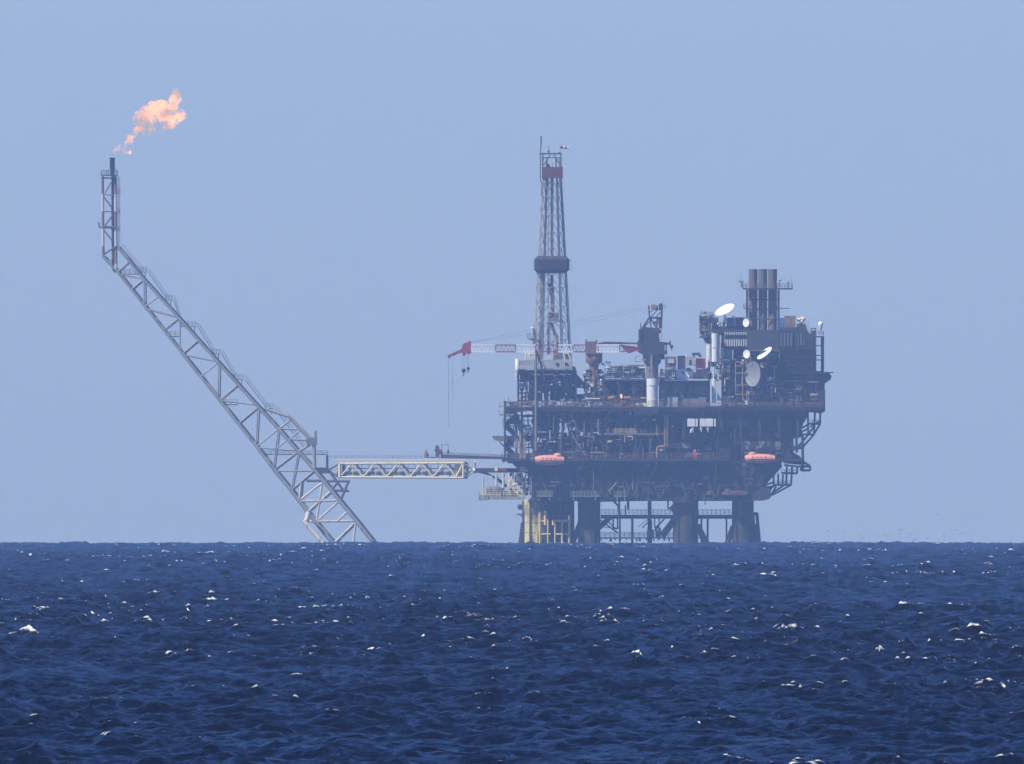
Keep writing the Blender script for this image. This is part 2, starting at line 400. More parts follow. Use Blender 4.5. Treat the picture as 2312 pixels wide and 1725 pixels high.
M = dict(
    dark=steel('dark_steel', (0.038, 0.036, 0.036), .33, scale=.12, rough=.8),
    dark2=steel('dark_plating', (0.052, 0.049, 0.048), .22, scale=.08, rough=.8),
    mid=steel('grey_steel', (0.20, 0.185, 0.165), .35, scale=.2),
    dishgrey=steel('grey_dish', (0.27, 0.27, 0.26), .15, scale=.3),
    light=steel('pale_grey_paint', (0.56, 0.57, 0.56), .22, scale=.25),
    white=steel('white_paint', (0.80, 0.79, 0.75), .10, scale=.3, var=.08),
    dish=steel('dish_white', (0.90, 0.89, 0.86), .0, scale=.3, var=.03),
    sunyellow=steel('frame_yellow', (0.75, 0.55, 0.20), .25, rcol=(.35, .15, .08), scale=.5),
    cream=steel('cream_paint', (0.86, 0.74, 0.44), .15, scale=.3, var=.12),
    boom=steel('galvanised_boom', (0.36, 0.35, 0.30), .22, rcol=(.10, .07, .05), scale=.3),
    boompale=steel('pale_boom', (0.62, 0.58, 0.46), .35, rcol=(.16, .10, .06), scale=.5),
    boomdark=steel('boom_dark', (0.10, 0.11, 0.12), .3, scale=.3),
    ochre=steel('ochre_rust', (0.30, 0.19, 0.09), .5, rcol=(.20, .09, .04), scale=.4),
    rust=steel('rust_red', (0.26, 0.085, 0.045), .3, scale=.4),
    tan=steel('tan_paint', (0.36, 0.27, 0.15), .3, scale=.4),
    yellow=steel('faded_yellow_leg', (0.72, 0.60, 0.22), .55, rcol=(.10, .09, .045), scale=.13),  # dark patches paint shade cast from above into the yellow, along with runs
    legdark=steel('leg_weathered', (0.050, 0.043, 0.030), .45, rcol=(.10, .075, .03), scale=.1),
    red=steel('crane_red', (0.34, 0.05, 0.05), .15, scale=.4),
    cranewhite=steel('crane_white', (0.92, 0.91, 0.88), .03, scale=.4),
    contred=steel('container_red', (0.55, 0.08, 0.07), .12, scale=.5),
    orange=steel('lifeboat_orange', (0.88, 0.33, 0.23), .0, scale=.6, var=.1),
    blue=steel('blue_paint', (0.06, 0.16, 0.36), .1, scale=.4),
    green=steel('green_panel', (0.12, 0.22, 0.20), .1, scale=.4),
    shadered=steel('faded_dark_red', (0.10, 0.035, 0.03), .2),  # lifeboat red darkened, so its shade is part of the colour
    brown=steel('brown_cladding', (0.22, 0.075, 0.06), .2, scale=.4),
    stack=steel('exhaust_steel', (0.17, 0.14, 0.12), .5, rcol=(.24, .13, .07), scale=.15),
    palegreen=steel('pale_green_paint', (0.33, 0.37, 0.27), .35, scale=.3),
    glass=steel('window_glass', (0.02, 0.025, 0.03), 0, rough=.15),
    black=steel('black', (0.012, 0.012, 0.014), 0),
    cable=steel('cable', (0.10, 0.11, 0.13), 0),
)
# ================================================================ flare tower
FT = thing('flare_tower', 'leaning lattice flare tower rising from the sea at far left', 'flare tower', P(750, 1224, 0))
yN, yF = -4.2, 4.2
def shift(p, far): return (p[0] + (2.2 if far else -2.2), p[1])     # the boom is seen very slightly from its side
for far in (0, 1):
    y = yF if far else yN
    c = MB()
    L = [(233, 578), (268, 614), (414.6, 799.4), (580, 1006), (619, 1058), (659.4, 1107), (697, 1157), (753.7, 1226)]
    for k, (a, b) in enumerate(zip(L, L[1:])): c.ptube(shift(a, far), shift(b, far), y, y, .36 + .05 * k if k > 1 else .38, n=8)
    c.ptube(shift(L[-1], far), (L[-1][0] + 24, 1262), y, y, .7, n=8)
    child(c, 'chord', M['boom'], FT)
    c = MB()
    Rr = [(268, 558.5), (326.8, 631), (405.7, 718), (494.7, 818.5), (584.7, 918.7), (630.7, 968), (674.4, 1018.7), (713.5, 1062.4), (767.5, 1129), (805.5, 1175), (846, 1226)]
    for k, (a, b) in enumerate(zip(Rr, Rr[1:])): c.ptube(shift(a, far), shift(b, far), y, y, .36 + .03 * k, n=8)
    c.ptube(shift(Rr[-1], far), (Rr[-1][0] + 24, 1262), y, y, .7, n=8)
    child(c, 'chord', M['boom'], FT)
web = [((268, 614), (292.5, 592)), ((268, 619), (324, 629)), ((301, 652), (324, 633)), ((327, 633), (328, 692.6)), ((329, 692.6), (361, 669.7)),
       ((329, 697), (405.7, 717)), ((375, 743), (405.7, 719)), ((408, 718), (409.5, 790.5)), ((414.6, 799), (451, 767.6)), ((417, 802), (492, 816)),
       ((456.5, 850), (493, 820)), ((496, 820), (494.7, 896)), ((498.5, 903.7), (538, 870.6)), ((498.4, 903.7), (584.7, 915)), ((542, 955.5), (583.5, 921)),
       ((584.7, 921), (580, 1002.6)), ((582.4, 1008), (630.7, 969)), ((584.7, 1010.7), (673, 1017.6)), ((630.7, 969), (619, 1058)), ((627, 1013), (649, 994.6)),
       ((622.6, 1060), (674.4, 1020)), ((675.5, 1021), (659.4, 1106)), ((622.6, 1063.6), (713.5, 1063.6)), ((660.6, 1106), (710, 1064.7))]
web2 = [((682.4, 1090), (677.8, 1128)), ((679, 1129), (729.6, 1090)), ((682.4, 1131.4), (767.5, 1130)), ((729.6, 1092), (717, 1175)), ((748, 1110.7), (699.7, 1153)),
        ((720.4, 1174), (766.4, 1132.6)), ((696, 1177.4), (804, 1176.3)), ((765, 1175), (786, 1155.6)), ((804, 1179.7), (757, 1226)), ((805.5, 1179.7), (799.7, 1226))]
b = MB()
for A, B in web: b.ptube(shift(A, 0), shift(B, 0), yN, yN, .27, n=6)
child(b, 'bracing', M['boom'], FT)
b = MB()
for k, (A, B) in enumerate(web):
    if k % 3 != 1: b.ptube(shift(A, 1), shift(B, 1), yF, yF, .2, n=6)
child(b, 'bracing', M['boomdark'], FT)
b = MB()
for A, B in web2: b.ptube(shift(A, 0), shift(B, 0), yN, yN, .38, n=6)
for A, B in web2[::2]: b.ptube(shift(A, 1), shift(B, 1), yF, yF, .34, n=6)
child(b, 'lower_bracing', M['boompale'], FT, 'pale salt-stained lower bracing')
b = MB()      # cross ties between the near and the far face
for pts in (L, Rr):
    for p in pts[1:]: b.tube(P(*shift(p, 0), yN), P(*shift(p, 1), yF), .22)
child(b, 'cross_tie', M['boom'], FT)
b = MB(); b.ptube((697, 1157), (691.6, 1177), yN - 3, yN - 4, .85, n=8); b.ptube((687, 1177), (730, 1226), yN - 4, yN - 6, .75, n=8); b.ptube((684, 1178), (697, 1178), yN - 4, yN - 4, .5, n=8)
child(b, 'mooring_strut', M['boompale'], FT)
b = MB()      # outrigger on the right side
for A, B, r in [((595, 922), (651, 940.5), .45), ((651, 939), (701, 991), .62), ((655, 948.6), (630.7, 968), .35), ((633, 968), (673, 970), .3), ((676.7, 972.7), (651, 994.6), .3),
                ((657, 992), (694, 994), .35), ((700.8, 1003.8), (675.5, 1018.7), .4), ((709, 1005), (710, 1058), .6)]:
    b.ptube(A, B, yN, yN, r, n=8); b.ptube(A, B, yF, yF, r * .8, n=6)
child(b, 'outrigger', M['boom'], FT)
b = MB(); b.pbox(693, 716, 988, 1005, -5, 5); b.pbox(710, 715.5, 973, 988, -2, 2); b.ptube((690, 996), (702, 988), -4, -4, 1.0)
child(b, 'hinge_block', M['mid'], FT)
b = MB(); b.pbox(712, 741, 1055.5, 1069, -4.5, 4.5); b.ptube((738.8, 1028), (738.8, 1058), -4, -4, .4); b.ptube((738.8, 1028), (738.8, 1058), 4, 4, .3)
child(b, 'bridge_landing', M['dark2'], FT)
b = MB()      # bracket under the bridge
for A, B in [((691.6, 1085.4), (790.5, 1086.6)), ((744.5, 1065), (774, 1106)), ((787, 1086.6), (769.8, 1128)), ((751, 1107), (788, 1108.4)), ((749, 1106), (764, 1086.6))]:
    for y in (-4, 4): b.ptube(A, B, y, y, .42, n=6)
child(b, 'bracket', M['boomdark'], FT)
# vertical mast
for X, y in ((231.5, yN + 1), (260.5, yN + 1.5), (231.5, yF - 1), (259.0, yF - 1)):
    b = MB(); b.ptube((X, 398), (X + 1.5, 577 if X < 240 else 607), y, y, .5 if X > 240 else .42, n=8)
    m_, n_, l_, bs = nt('banded_paint')
    tc = n_.new('ShaderNodeTexCoord'); sx = n_.new('ShaderNodeSeparateXYZ'); l_.new(tc.outputs['Object'], sx.inputs[0])
    wv = n_.new('ShaderNodeMath'); wv.operation = 'MULTIPLY'; wv.inputs[1].default_value = 1 / 11.0; l_.new(sx.outputs['Z'], wv.inputs[0])
    fr = n_.new('ShaderNodeMath'); fr.operation = 'FRACT'; l_.new(wv.outputs[0], fr.inputs[0])
    gt = n_.new('ShaderNodeMath'); gt.operation = 'GREATER_THAN'; gt.inputs[1].default_value = .5; l_.new(fr.outputs[0], gt.inputs[0])
    mx = n_.new('ShaderNodeMixRGB'); mx.inputs['Color1'].default_value = (.30, .14, .13, 1); mx.inputs['Color2'].default_value = (.62, .60, .56, 1); l_.new(gt.outputs[0], mx.inputs['Fac'])
    l_.new(mx.outputs[0], bs.inputs['Base Color']); bs.inputs['Roughness'].default_value = .6
    child(b, 'mast_leg', m_, FT)
b = MB()
for A, B, r in [((232, 402), (257, 402), .22), ((250.6, 412), (237, 437), .16), ((232, 440), (258, 440), .16), ((234.6, 445), (253, 469), .22), ((232, 478), (258, 478), .16),
                ((237, 510), (252, 489), .2), ((232, 513), (258, 513), .42), ((234.6, 520), (254.6, 545), .22), ((234.6, 574), (266, 554), .25), ((222.6, 502), (224, 513), .22), ((224, 513), (233, 513), .22)]:
    for y in (yN + 1, yF - 1): b.ptube(A, B, y, y, r)
for Y in (402, 440, 478, 513, 560): b.tube(P(231.5, Y, yN + 1), P(231.5, Y, yF - 1), .15); b.tube(P(260, Y, yN + 1.5), P(259, Y, yF - 1), .15)
child(b, 'mast_bracing', M['boomdark'], FT)
b = MB(); b.ptube((255, 378), (256, 606), 0, 0, .55, n=12); b.ptube((256, 606), (262, 614), 0, 0, .55, n=10)
for k in range(1, 10): b.tube(P(255, 378 + 23 * k, 0), P(255, 380 + 23 * k, 0), .7, n=12)
child(b, 'flare_pipe', M['dark'], FT)
b = MB()      # burner head: wide drum, taper
b.lathe(P(253.5, 398, 0), (0, 0, 1), [(0, .5), (1.6, .55), (3.2, .80), (5.6, .80), (5.65, .86), (5.9, .86), (5.9, .6)], 16)
for t in range(6):
    a = t * math.pi / 3; b.tube(P(253.5, 396, 0) + Vector((1.3 * math.cos(a), 1.3 * math.sin(a), 0)), P(253.5, 376, 0) + Vector((.85 * math.cos(a), .85 * math.sin(a), 0)), .07)
child(b, 'burner_tip', M['black'], FT)
b = MB(); b.pbox(228, 266, 394.5, 397, -4.5, 4.5); d = child(b, 'top_platform', M['dark'], FT)
b = MB(); b.rails(px(228.5), px(265.5), -4.4, 4.4, pz(394.5), h=1.4, r=.05); child(b, 'railing', M['dark'], d)
for (X0, X1, Y) in ((262, 271, 438), (262, 271, 482), (262, 271, 522)):
    b = MB(); b.pbox(X0, X1, Y - 1.2, Y, -2, 2); d = child(b, 'landing', M['dark'], FT)
    b = MB(); b.rails(px(X0), px(X1), -2, 2, pz(Y - 1.2), h=1.3, r=.05, step=1); child(b, 'railing', M['dark'], d)
b = MB()
for X in (266.2, 269): b.ptube((X, 398), (X, 560), -1.5, -1.5, .06)
for k in range(54): b.ptube((266.2, 399 + 3 * k), (269, 399 + 3 * k), -1.5, -1.5, .035)
for k in range(20): b.ptube((266.2, 402 + 8 * k), (271, 402 + 8 * k), -1.5, -1.5, .03)
b.ptube((271, 400), (271, 556), -1.5, -1.5, .035)
child(b, 'ladder', M['dark'], FT)
# stairs and landings up the back of the boom
steps = [(322, 614, 331, 615), (378, 677, 389, 678), (411, 737, 443, 738), (484, 799, 497, 799), (533, 856, 549, 857), (603, 922, 617, 923)]
prev = (270, 560)
for (X0, Y0, X1, Y1) in steps + [(690, 1016, 700, 1017)]:
    if X0 < 680:
        b = MB(); b.pbox(X0 - 4, X1, Y0 - .2, Y0 + 1.2, -2.2, 2.2); d = child(b, 'landing', M['dark'], FT)
        b = MB(); b.rails(px(X0 - 4), px(X1), -2.2, 2.2, pz(Y0), h=1.5, r=.05, step=1.2); child(b, 'railing', M['dark'], d)
        b = MB(); b.ptube((X1 - 3, Y0 + 1), (X1 - 4, Y0 + 13), -2, -2, .13); child(b, 'landing_post', M['dark'], d)
    s0 = Vector(P(prev[0] + 4, prev[1] + 0, 0)); s1 = Vector(P(X0, Y0, 0))
    b = MB()
    for y in (-1.2, 1.2):
        b.bar(s0 + Vector((0, y, 0)), s1 + Vector((0, y, 0)), .16, .1)
        b.bar(s0 + Vector((.3, y, 1.3)), s1 + Vector((.3, y, 1.3)), .06, .06); b.bar(s0 + Vector((.3, y, .7)), s1 + Vector((.3, y, .7)), .05, .05)
        n_s = int((s1 - s0).length / 1.0)
        for k in range(n_s): p = s0.lerp(s1, k / n_s) + Vector((0, y, 0)); b.bar(p, p + Vector((.3, 0, 1.3)), .05, .05)
    n_s = int((s1 - s0).length / .4)
    for k in range(n_s): p = s0.lerp(s1, k / n_s); b.box(p.x - .15, p.x + .15, -1.2, 1.2, p.z, p.z + .05)
    child(b, 'stair', M['dark'], FT)
    prev = (X1, Y1)
for (X0, X1, Y) in ((268, 318, 619), (384, 408, 760), (508, 536, 914), (597, 740, 1026)):
    b = MB(); b.pbox(X0, X1, Y - 1, Y + 1, -2.5, 2.5); d = child(b, 'walkway', M['dark'], FT)
    b = MB(); b.rails(px(X0), px(X1), -2.5, 2.5, pz(Y - 1), h=1.5 if X0 != 597 else 1.0, r=.045); child(b, 'railing', M['dark'], d)

# ================================================================ flame
def flame_mesh():
    bl = [(258, 341, 4.5), (264, 336, 5), (271, 334, 5.5), (278, 337, 5), (286, 342, 5), (292, 343, 4), (285, 325, 5.5), (290, 316, 7), (294, 310, 7), (303, 303, 6.5), (310, 297, 8), (316, 288, 9), (322, 281, 9),
          (308, 270, 8), (310, 260, 9), (318, 254, 9), (311, 279, 7), (326, 262, 11), (334, 250, 13), (346, 243, 14), (356, 240, 14), (350, 256, 14), (362, 250, 14), (374, 240, 14), (386, 236, 12),
          (392, 226, 11), (396, 215, 9.5), (397, 209, 8), (402, 222, 8), (366, 264, 12), (378, 258, 13), (388, 260, 13), (396, 270, 11), (402, 262, 11), (410, 262, 8), (412, 254, 7), (386, 278, 10), (376, 284, 8), (340, 274, 8),
          (344, 290, 7), (330, 290, 6), (350, 278, 6), (338, 300, 5), (326, 300, 5)]
    rr = random.Random(3); mb = MB(); out = []
    for X, Y, r in bl:
        for k in range(3):
            a = rr.random() * 6.28; q = r * .45 * rr.random()
            out.append((X + math.cos(a) * q, Y + math.sin(a) * q, rr.uniform(-.5, .5) * r * S, r * rr.uniform(.6, .95)))
    for X, Y, y, r in out: mb.ball(P(X, Y, y), r * S * 1.3, 14, 9)
    return mb
fm = solo(flame_mesh(), 'gas_flame', None if False else M['orange'], 'ragged orange gas flame blowing right above the flare tip', 'flame', P(257, 352, 0))
md = fm.modifiers.new('merge', 'REMESH'); md.mode = 'VOXEL'; md.voxel_size = .32
tx = bpy.data.textures.new('lick', 'CLOUDS'); tx.noise_scale = 1.6; tx.noise_depth = 3
dm = fm.modifiers.new('ragged', 'DISPLACE'); dm.texture = tx; dm.strength = 1.3; dm.mid_level = .5; dm.texture_coords = 'GLOBAL'
fmat = bpy.data.materials.new('flame_gas'); fmat.use_nodes = True
n = fmat.node_tree.nodes; l = fmat.node_tree.links; n.clear()
out = n.new('ShaderNodeOutputMaterial'); pv = n.new('ShaderNodeVolumePrincipled'); l.new(pv.outputs[0], out.inputs['Volume'])
tc = n.new('ShaderNodeTexCoord'); ns = n.new('ShaderNodeTexNoise'); ns.inputs['Scale'].default_value = .62; ns.inputs['Detail'].default_value = 5; ns.inputs['Distortion'].default_value = .6
l.new(tc.outputs['Object'], ns.inputs['Vector'])
mr = n.new('ShaderNodeMapRange'); mr.inputs[1].default_value = .41; mr.inputs[2].default_value = .70; l.new(ns.outputs['Fac'], mr.inputs[0])
de = n.new('ShaderNodeMath'); de.operation = 'MULTIPLY'; de.inputs[1].default_value = 1.1; l.new(mr.outputs[0], de.inputs[0]); l.new(de.outputs[0], pv.inputs['Density'])
n2_ = n.new('ShaderNodeTexNoise'); n2_.inputs['Scale'].default_value = .16; n2_.inputs['Detail'].default_value = 2; l.new(tc.outputs['Object'], n2_.inputs['Vector'])
m2_ = n.new('ShaderNodeMapRange'); m2_.inputs[1].default_value = .40; m2_.inputs[2].default_value = .55; m2_.inputs[3].default_value = .9; m2_.inputs[4].default_value = 1.9; l.new(n2_.outputs['Fac'], m2_.inputs[0])
em = n.new('ShaderNodeMath'); em.operation = 'MULTIPLY'; l.new(mr.outputs[0], em.inputs[0]); l.new(m2_.outputs[0], em.inputs[1]); l.new(em.outputs[0], pv.inputs['Emission Strength'])
pv.inputs['Color'].default_value = (.25, .08, .04, 1); pv.inputs['Emission Color'].default_value = (1.0, .51, .22, 1)
fm.data.materials.clear(); fm.data.materials.append(fmat)

# ================================================================ bridge
BR = thing('link_bridge', 'cream lattice footbridge between the flare tower and the rig', 'bridge', P(905, 1078, 0))
nodes_b = [767] + [767 + 52.5 * k + 49 for k in range(5)] + [1046.5]
def truss(y, off, mat, name):
    t = MB(); r = .26 if y < 0 else .2
    t.ptube((767 + off, 1047), (1046.5 + off, 1045.7), y, y, .36, n=6); t.ptube((767 + off, 1077.4), (1046.5 + off, 1078.6), y, y, .36, n=6)
    bots = [768 + 52.4 * k for k in range(6)]; 
    for k, X in enumerate(bots[:-1] + [1030 - .0]):
        if k < 5:
            t.ptube((X + off, 1077), (X + 26 + off, 1047), y, y, r); t.ptube((X + 26 + off, 1047), (X + 52.4 + off, 1077), y, y, r * 1.15)
            t.ptube((X + 28 + off, 1047), (X + 28 + off, 1077), y, y, .1); t.ptube((X + 52.4 + off, 1062), (X + 52.4 + off, 1077), y, y, .08)
    t.ptube((1030 + off, 1077), (1045 + off, 1047), y, y, .3); t.ptube((767 + off, 1046), (767 + off, 1078), y, y, .5); t.ptube((1046 + off, 1046), (1046 + off, 1078), y, y, .35)
    return child(t, name, mat, BR)
truss(-3.2, 0, M['cream'], 'near_truss'); truss(3.2, 9, M['mid'], 'far_truss')  # far truss is grey: shade painted into its colour
b = MB()
for k in range(12):
    X = 768 + 25 * k; b.tube(P(X, 1077.5, -3.2), P(X + 6, 1077.5, 3.2), .14); b.tube(P(X, 1046.5, -3.2), P(X + 6, 1046.5, 3.2), .14)
    if k < 11: b.tube(P(X, 1077.5, -3.2), P(X + 30, 1077.5, 3.2), .12)
child(b, 'cross_member', M['cream'], BR)
b = MB()      # pipes carried inside the truss
for y, Y, r in ((-1.5, 1069, .22), (-.4, 1066, .16), (.8, 1070, .3), (1.9, 1058, .14)): b.ptube((760, Y), (1060, Y), y, y, r)
child(b, 'pipe', M['palegreen'], BR)
b = MB()
for k in range(11):
    X = 781 + 26 * k
    for y in (-1, 1.6): b.ptube((X, 1046), (X + 1, 1077), y, y, .09)
    b.ptube((X, 1077), (X + 12, 1050), 1, 1, .08)
child(b, 'pipe_hanger', M['mid'], BR)
b = MB(); b.pbox(743.5, 1050, 1036.5, 1039.5, -3, 3); d = child(b, 'walkway', M['cream'], BR)
b = MB(); b.rails(px(744), px(990), -2.9, 2.9, pz(1036.5), 'FB', h=1.2, r=.04, step=1.8); child(b, 'railing', M['mid'], d)
b = MB()
for k in range(14): b.ptube((760 + 22 * k, 1039.5), (760 + 22 * k, 1046), -2.8, -2.8, .15); b.ptube((760 + 22 * k, 1039.5), (760 + 22 * k, 1046), 2.8, 2.8, .15)
child(b, 'walkway_post', M['cream'], BR)
b = MB(); b.prism([(1027, 1048.5), (1045, 1047.5), (1045, 1077), (1026, 1077)], -1.2, -.9); child(b, 'end_plate', M['cream'], BR)
for X in (740, 1072):
    b = MB(); b.ball(P(X, 1062, 0), 1.0 if X < 900 else .95, 14, 10, (1, 3.5, 1)); child(b, 'bearing', M['light'], BR)
b = MB()
for y in (-3.2, 3.2):
    for A, B in (((744.5, 1060), (767, 1047)), ((744.5, 1065), (767, 1078.5)), ((1046.5, 1047), (1070, 1060)), ((1046.5, 1078), (1070, 1065)), ((1047, 1068), (1068, 1063)), ((1072, 1042), (1072, 1060))):
        b.ptube(A, B, y * .95, y * .4, .32)
child(b, 'end_frame', M['cream'], BR)
b = MB(); b.pbox(957, 996, 1031.5, 1034, -2, 2); b.lathe(P(961, 1031, -1), (0, 0, 1), [(0, .6), (1.4, .6), (2.0, .35), (2.3, .1)], 10)
for k in range(5): b.ptube((960 + 2 * k, 1031), (963 + k, 1018 + 2 * k), -1, 0, .12)
solo(b, 'valve_skid', M['ochre'], 'small rusty valve skid on the bridge left of the dark loading arm', 'valve skid', P(965, 1036.5, -1))

LA = thing('loading_arm', 'dark gantry lying over the right end of the bridge', 'gantry', P(1075, 1037, 1))
b = MB(); b.prism([(995, 1026), (1160, 1032), (1160, 1037), (995, 1035)], -1.6, 1.6); child(b, 'beam', M['dark2'], LA)
b = MB()
for k in range(32):
    X = 1000 + 4.9 * k; Y = 1023 + (X - 1000) * .038; b.ptube((X, Y), (X, Y + 5), -1.5, -1.5, .05)
b.ptube((997, 1021.5), (1154, 1028), -1.5, -1.5, .07); b.ptube((997, 1024), (1154, 1030), -1.5, -1.5, .06); b.ptube((997, 1021.5), (1154, 1028), 1.5, 1.5, .07)
child(b, 'railing', M['dark'], LA)
b = MB(); b.pbox(983, 992, 1009, 1034, -1.2, 1.2); b.pbox(988, 999, 1015, 1026, -1.4, .8); b.pbox(981, 988, 1014, 1018, -1, 1); b.ball(P(987, 1009, 0), .55, 8, 6); b.pbox(1010, 1014, 1016, 1024, -.5, .5)
child(b, 'machinery', M['dark'], LA)
b = MB()
for A, B in (((997, 1004), (997, 1020)), ((1012, 1004), (1012, 1020)), ((996, 1004), (1013, 1004))): b.ptube(A, B, 0, 0, .07)
child(b, 'goal_post', M['dark'], LA)
# ================================================================ the rig
RG = thing('oil_platform', 'huge dark offshore oil platform standing on four pairs of thick legs', 'oil platform', P(1440, 1224, 0))
FY, BY = -26.0, 26.0
def wall(mb, X0, X1, Y0, Y1, y, th=.4, rib=1.6, flange=True):
    """plating with stiffeners towards the camera"""
    mb.pbox(X0, X1, Y0, Y1, y, y + th)
    n_ = max(2, int((X1 - X0) * S / rib))
    for k in range(n_ + 1):
        X = X0 + (X1 - X0) * k / n_; mb.box(px(X) - .06, px(X) + .06, y - .28, y - .003, pz(Y1) + .05, pz(Y0) - .05)
    if flange:
        for Y in (Y0, (Y0 + Y1) / 2, Y1): mb.box(px(X0) + .1, px(X1) - .1, y - .38, y - .29, pz(Y) - .12, pz(Y) + .12)
    return mb
# legs
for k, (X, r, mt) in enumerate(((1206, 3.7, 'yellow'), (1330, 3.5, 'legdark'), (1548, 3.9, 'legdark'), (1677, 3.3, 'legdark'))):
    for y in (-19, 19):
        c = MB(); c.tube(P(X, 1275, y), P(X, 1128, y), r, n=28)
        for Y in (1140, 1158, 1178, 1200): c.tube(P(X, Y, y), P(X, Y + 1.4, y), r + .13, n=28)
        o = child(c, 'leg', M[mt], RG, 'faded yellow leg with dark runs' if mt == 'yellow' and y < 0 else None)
        c = MB()      # riser pipes strapped to the leg
        for a in ((-2.6, -1.9) if k == 0 else (-2.2, -1.2, -.6)):
            q = Vector((math.cos(a) * (r + .45), math.sin(a) * (r + .45), 0)); c.tube(P(X, 1270, y) + q, P(X, 1130, y) + q, .22, n=8)
        child(c, 'riser', M['dark'], o)
c = MB(); c.prism([(1170, 1226), (1173, 1205), (1176, 1180), (1181, 1177), (1181, 1226)], -21, -17)
c.ball(P(1174, 1144, -19), .85, 8, 6); c.pbox(1171, 1179, 1149, 1151, -20, -18); c.ptube((1166, 1161), (1181, 1161), -19, -19, .2); c.ptube((1174, 1161), (1180, 1168), -19, -19, .15)
child(c, 'fender', M['dark'], RG)
b = MB()
for y in (-19, 19):
    for A, B, r in [((1292, 1226), (1312, 1178), .9), ((1352, 1192), (1378, 1168), .8), ((1352, 1172), (1395, 1203), .25), ((1495, 1210), (1524, 1172), 1.0), ((1574, 1186), (1596, 1228), .95),
                    ((1656, 1188), (1642, 1228), .8), ((1517, 1155), (1556, 1116), 1.4), ((1470, 1172), (1450, 1192), .12), ((1500, 1172), (1480, 1192), .2), ((1366, 1171), (1388, 1192), .2)]:
        b.ptube(A, B, y, y, r, n=10)
for X in (1206, 1330, 1548, 1677): b.tube(P(X, 1185, -19), P(X, 1222, 19), .9); b.tube(P(X, 1222, -19), P(X, 1185, 19), .9)
child(b, 'leg_bracing', M['legdark'], RG)
# fender frame at the right leg
b = MB()
for A, B in (((1694, 1160), (1709, 1160)), ((1708, 1158), (1714, 1228)), ((1699, 1160), (1703, 1228)), ((1703, 1186), (1711, 1186)), ((1704, 1200), (1712, 1200)), ((1704, 1194), (1712, 1212))):
    for y in (-20, -14): b.ptube(A, B, y, y, .55, n=6)
b.prism([(1702, 1188), (1710, 1188), (1713, 1226), (1704, 1226)], -19, -15)
child(b, 'fender', M['dark'], RG)
# low walkways between the legs
for X0, X1 in ((1357, 1520), (1577, 1655)):
    b = MB()
    for y in (-16, -10): b.pbox(X0, X1, 1163, 1171, y, y + .5)
    b.pbox(X0 + .3, X1 - .3, 1162.2, 1163.2, -16.2, -9.3)
    for k in range(int((X1 - X0) / 12)): b.ptube((X0 + 12 * k, 1171), (X0 + 12 * k, 1163), -16.1, -9.6, .15)
    d = child(b, 'low_walkway', M['dark2'], RG)
    b = MB(); b.rails(px(X0), px(X1), -16, -9.5, pz(1162.2), 'FB', h=1.7, r=.06, step=1.3, bars=4); child(b, 'railing', M['mid'], d)
b = MB()      # caissons and dangling pipes through the gap
for X, Y0, Y1, r in ((1466.5, 1126, 1228, .62), (1427.5, 1170, 1228, .38), (1399.5, 1170, 1228, .28), (1384.5, 1170, 1193, .26), (1394.5, 1170, 1193, .26), (1478, 1170, 1190, .2), (1488, 1170, 1190, .2),
                     (1583.5, 1170, 1226, .33), (1597.5, 1170, 1228, .33), (1640, 1170, 1224, .28), (1412, 1140, 1163, .22), (1398, 1128, 1148, .3), (1418, 1130, 1150, .4), (1465, 1190, 1226, .5), (1471, 1175, 1226, .2), (1508, 1128, 1150, .25), (1592, 1128, 1140, .15)):
    b.ptube((X, Y0), (X, Y1), -6, -6, r, n=8)
b.ptube((1384, 1193), (1395, 1193), -6, -6, .26); b.ptube((1478, 1190), (1488, 1190), -6, -6, .3); b.path([P(1362, 1189, -6), P(1385, 1193, -6), P(1400, 1192, -6)], .12)
b.path([P(1385, 1131, -6), P(1396, 1142, -6), P(1399, 1163, -6)], .35); b.path([P(1440, 1190, -6), P(1463, 1172, -6)], .1)
child(b, 'caisson', M['dark'], RG)
b = MB(); b.pbox(1305, 1580, 1213, 1216, -14, 14)
for k in range(24):
    q = rnd.uniform(-3, 3); b.pbox(1312 + 11 * k + q, 1312 + 11 * k + q + rnd.uniform(2, 5), 1216, 1218 + rnd.uniform(0, 6), -3, 3)
d = child(b, 'sea_deck', M['palegreen'], RG)
b = MB(); b.rails(px(1355), px(1520), -13.8, 13.8, pz(1213), 'FB', h=1.6, r=.05, step=1.5, bars=4); child(b, 'railing', M['palegreen'], d)
b = MB(); b.pbox(1461, 1476, 1196, 1213, -4, 1); b.lathe(P(1468, 1213, -6), (0, 0, 1), [(0, 1.1), (1.6, 1.1), (2.3, .5), (2.4, 0)], 14); b.pbox(1480, 1492, 1199, 1213, -5, -2); b.pbox(1494, 1500, 1205, 1213, -6, -3); b.ptube((1481, 1192), (1481, 1200), -3, -3, .5); b.ptube((1489, 1192), (1489, 1200), -3, -3, .5)
child(b, 'pump', M['palegreen'], d)
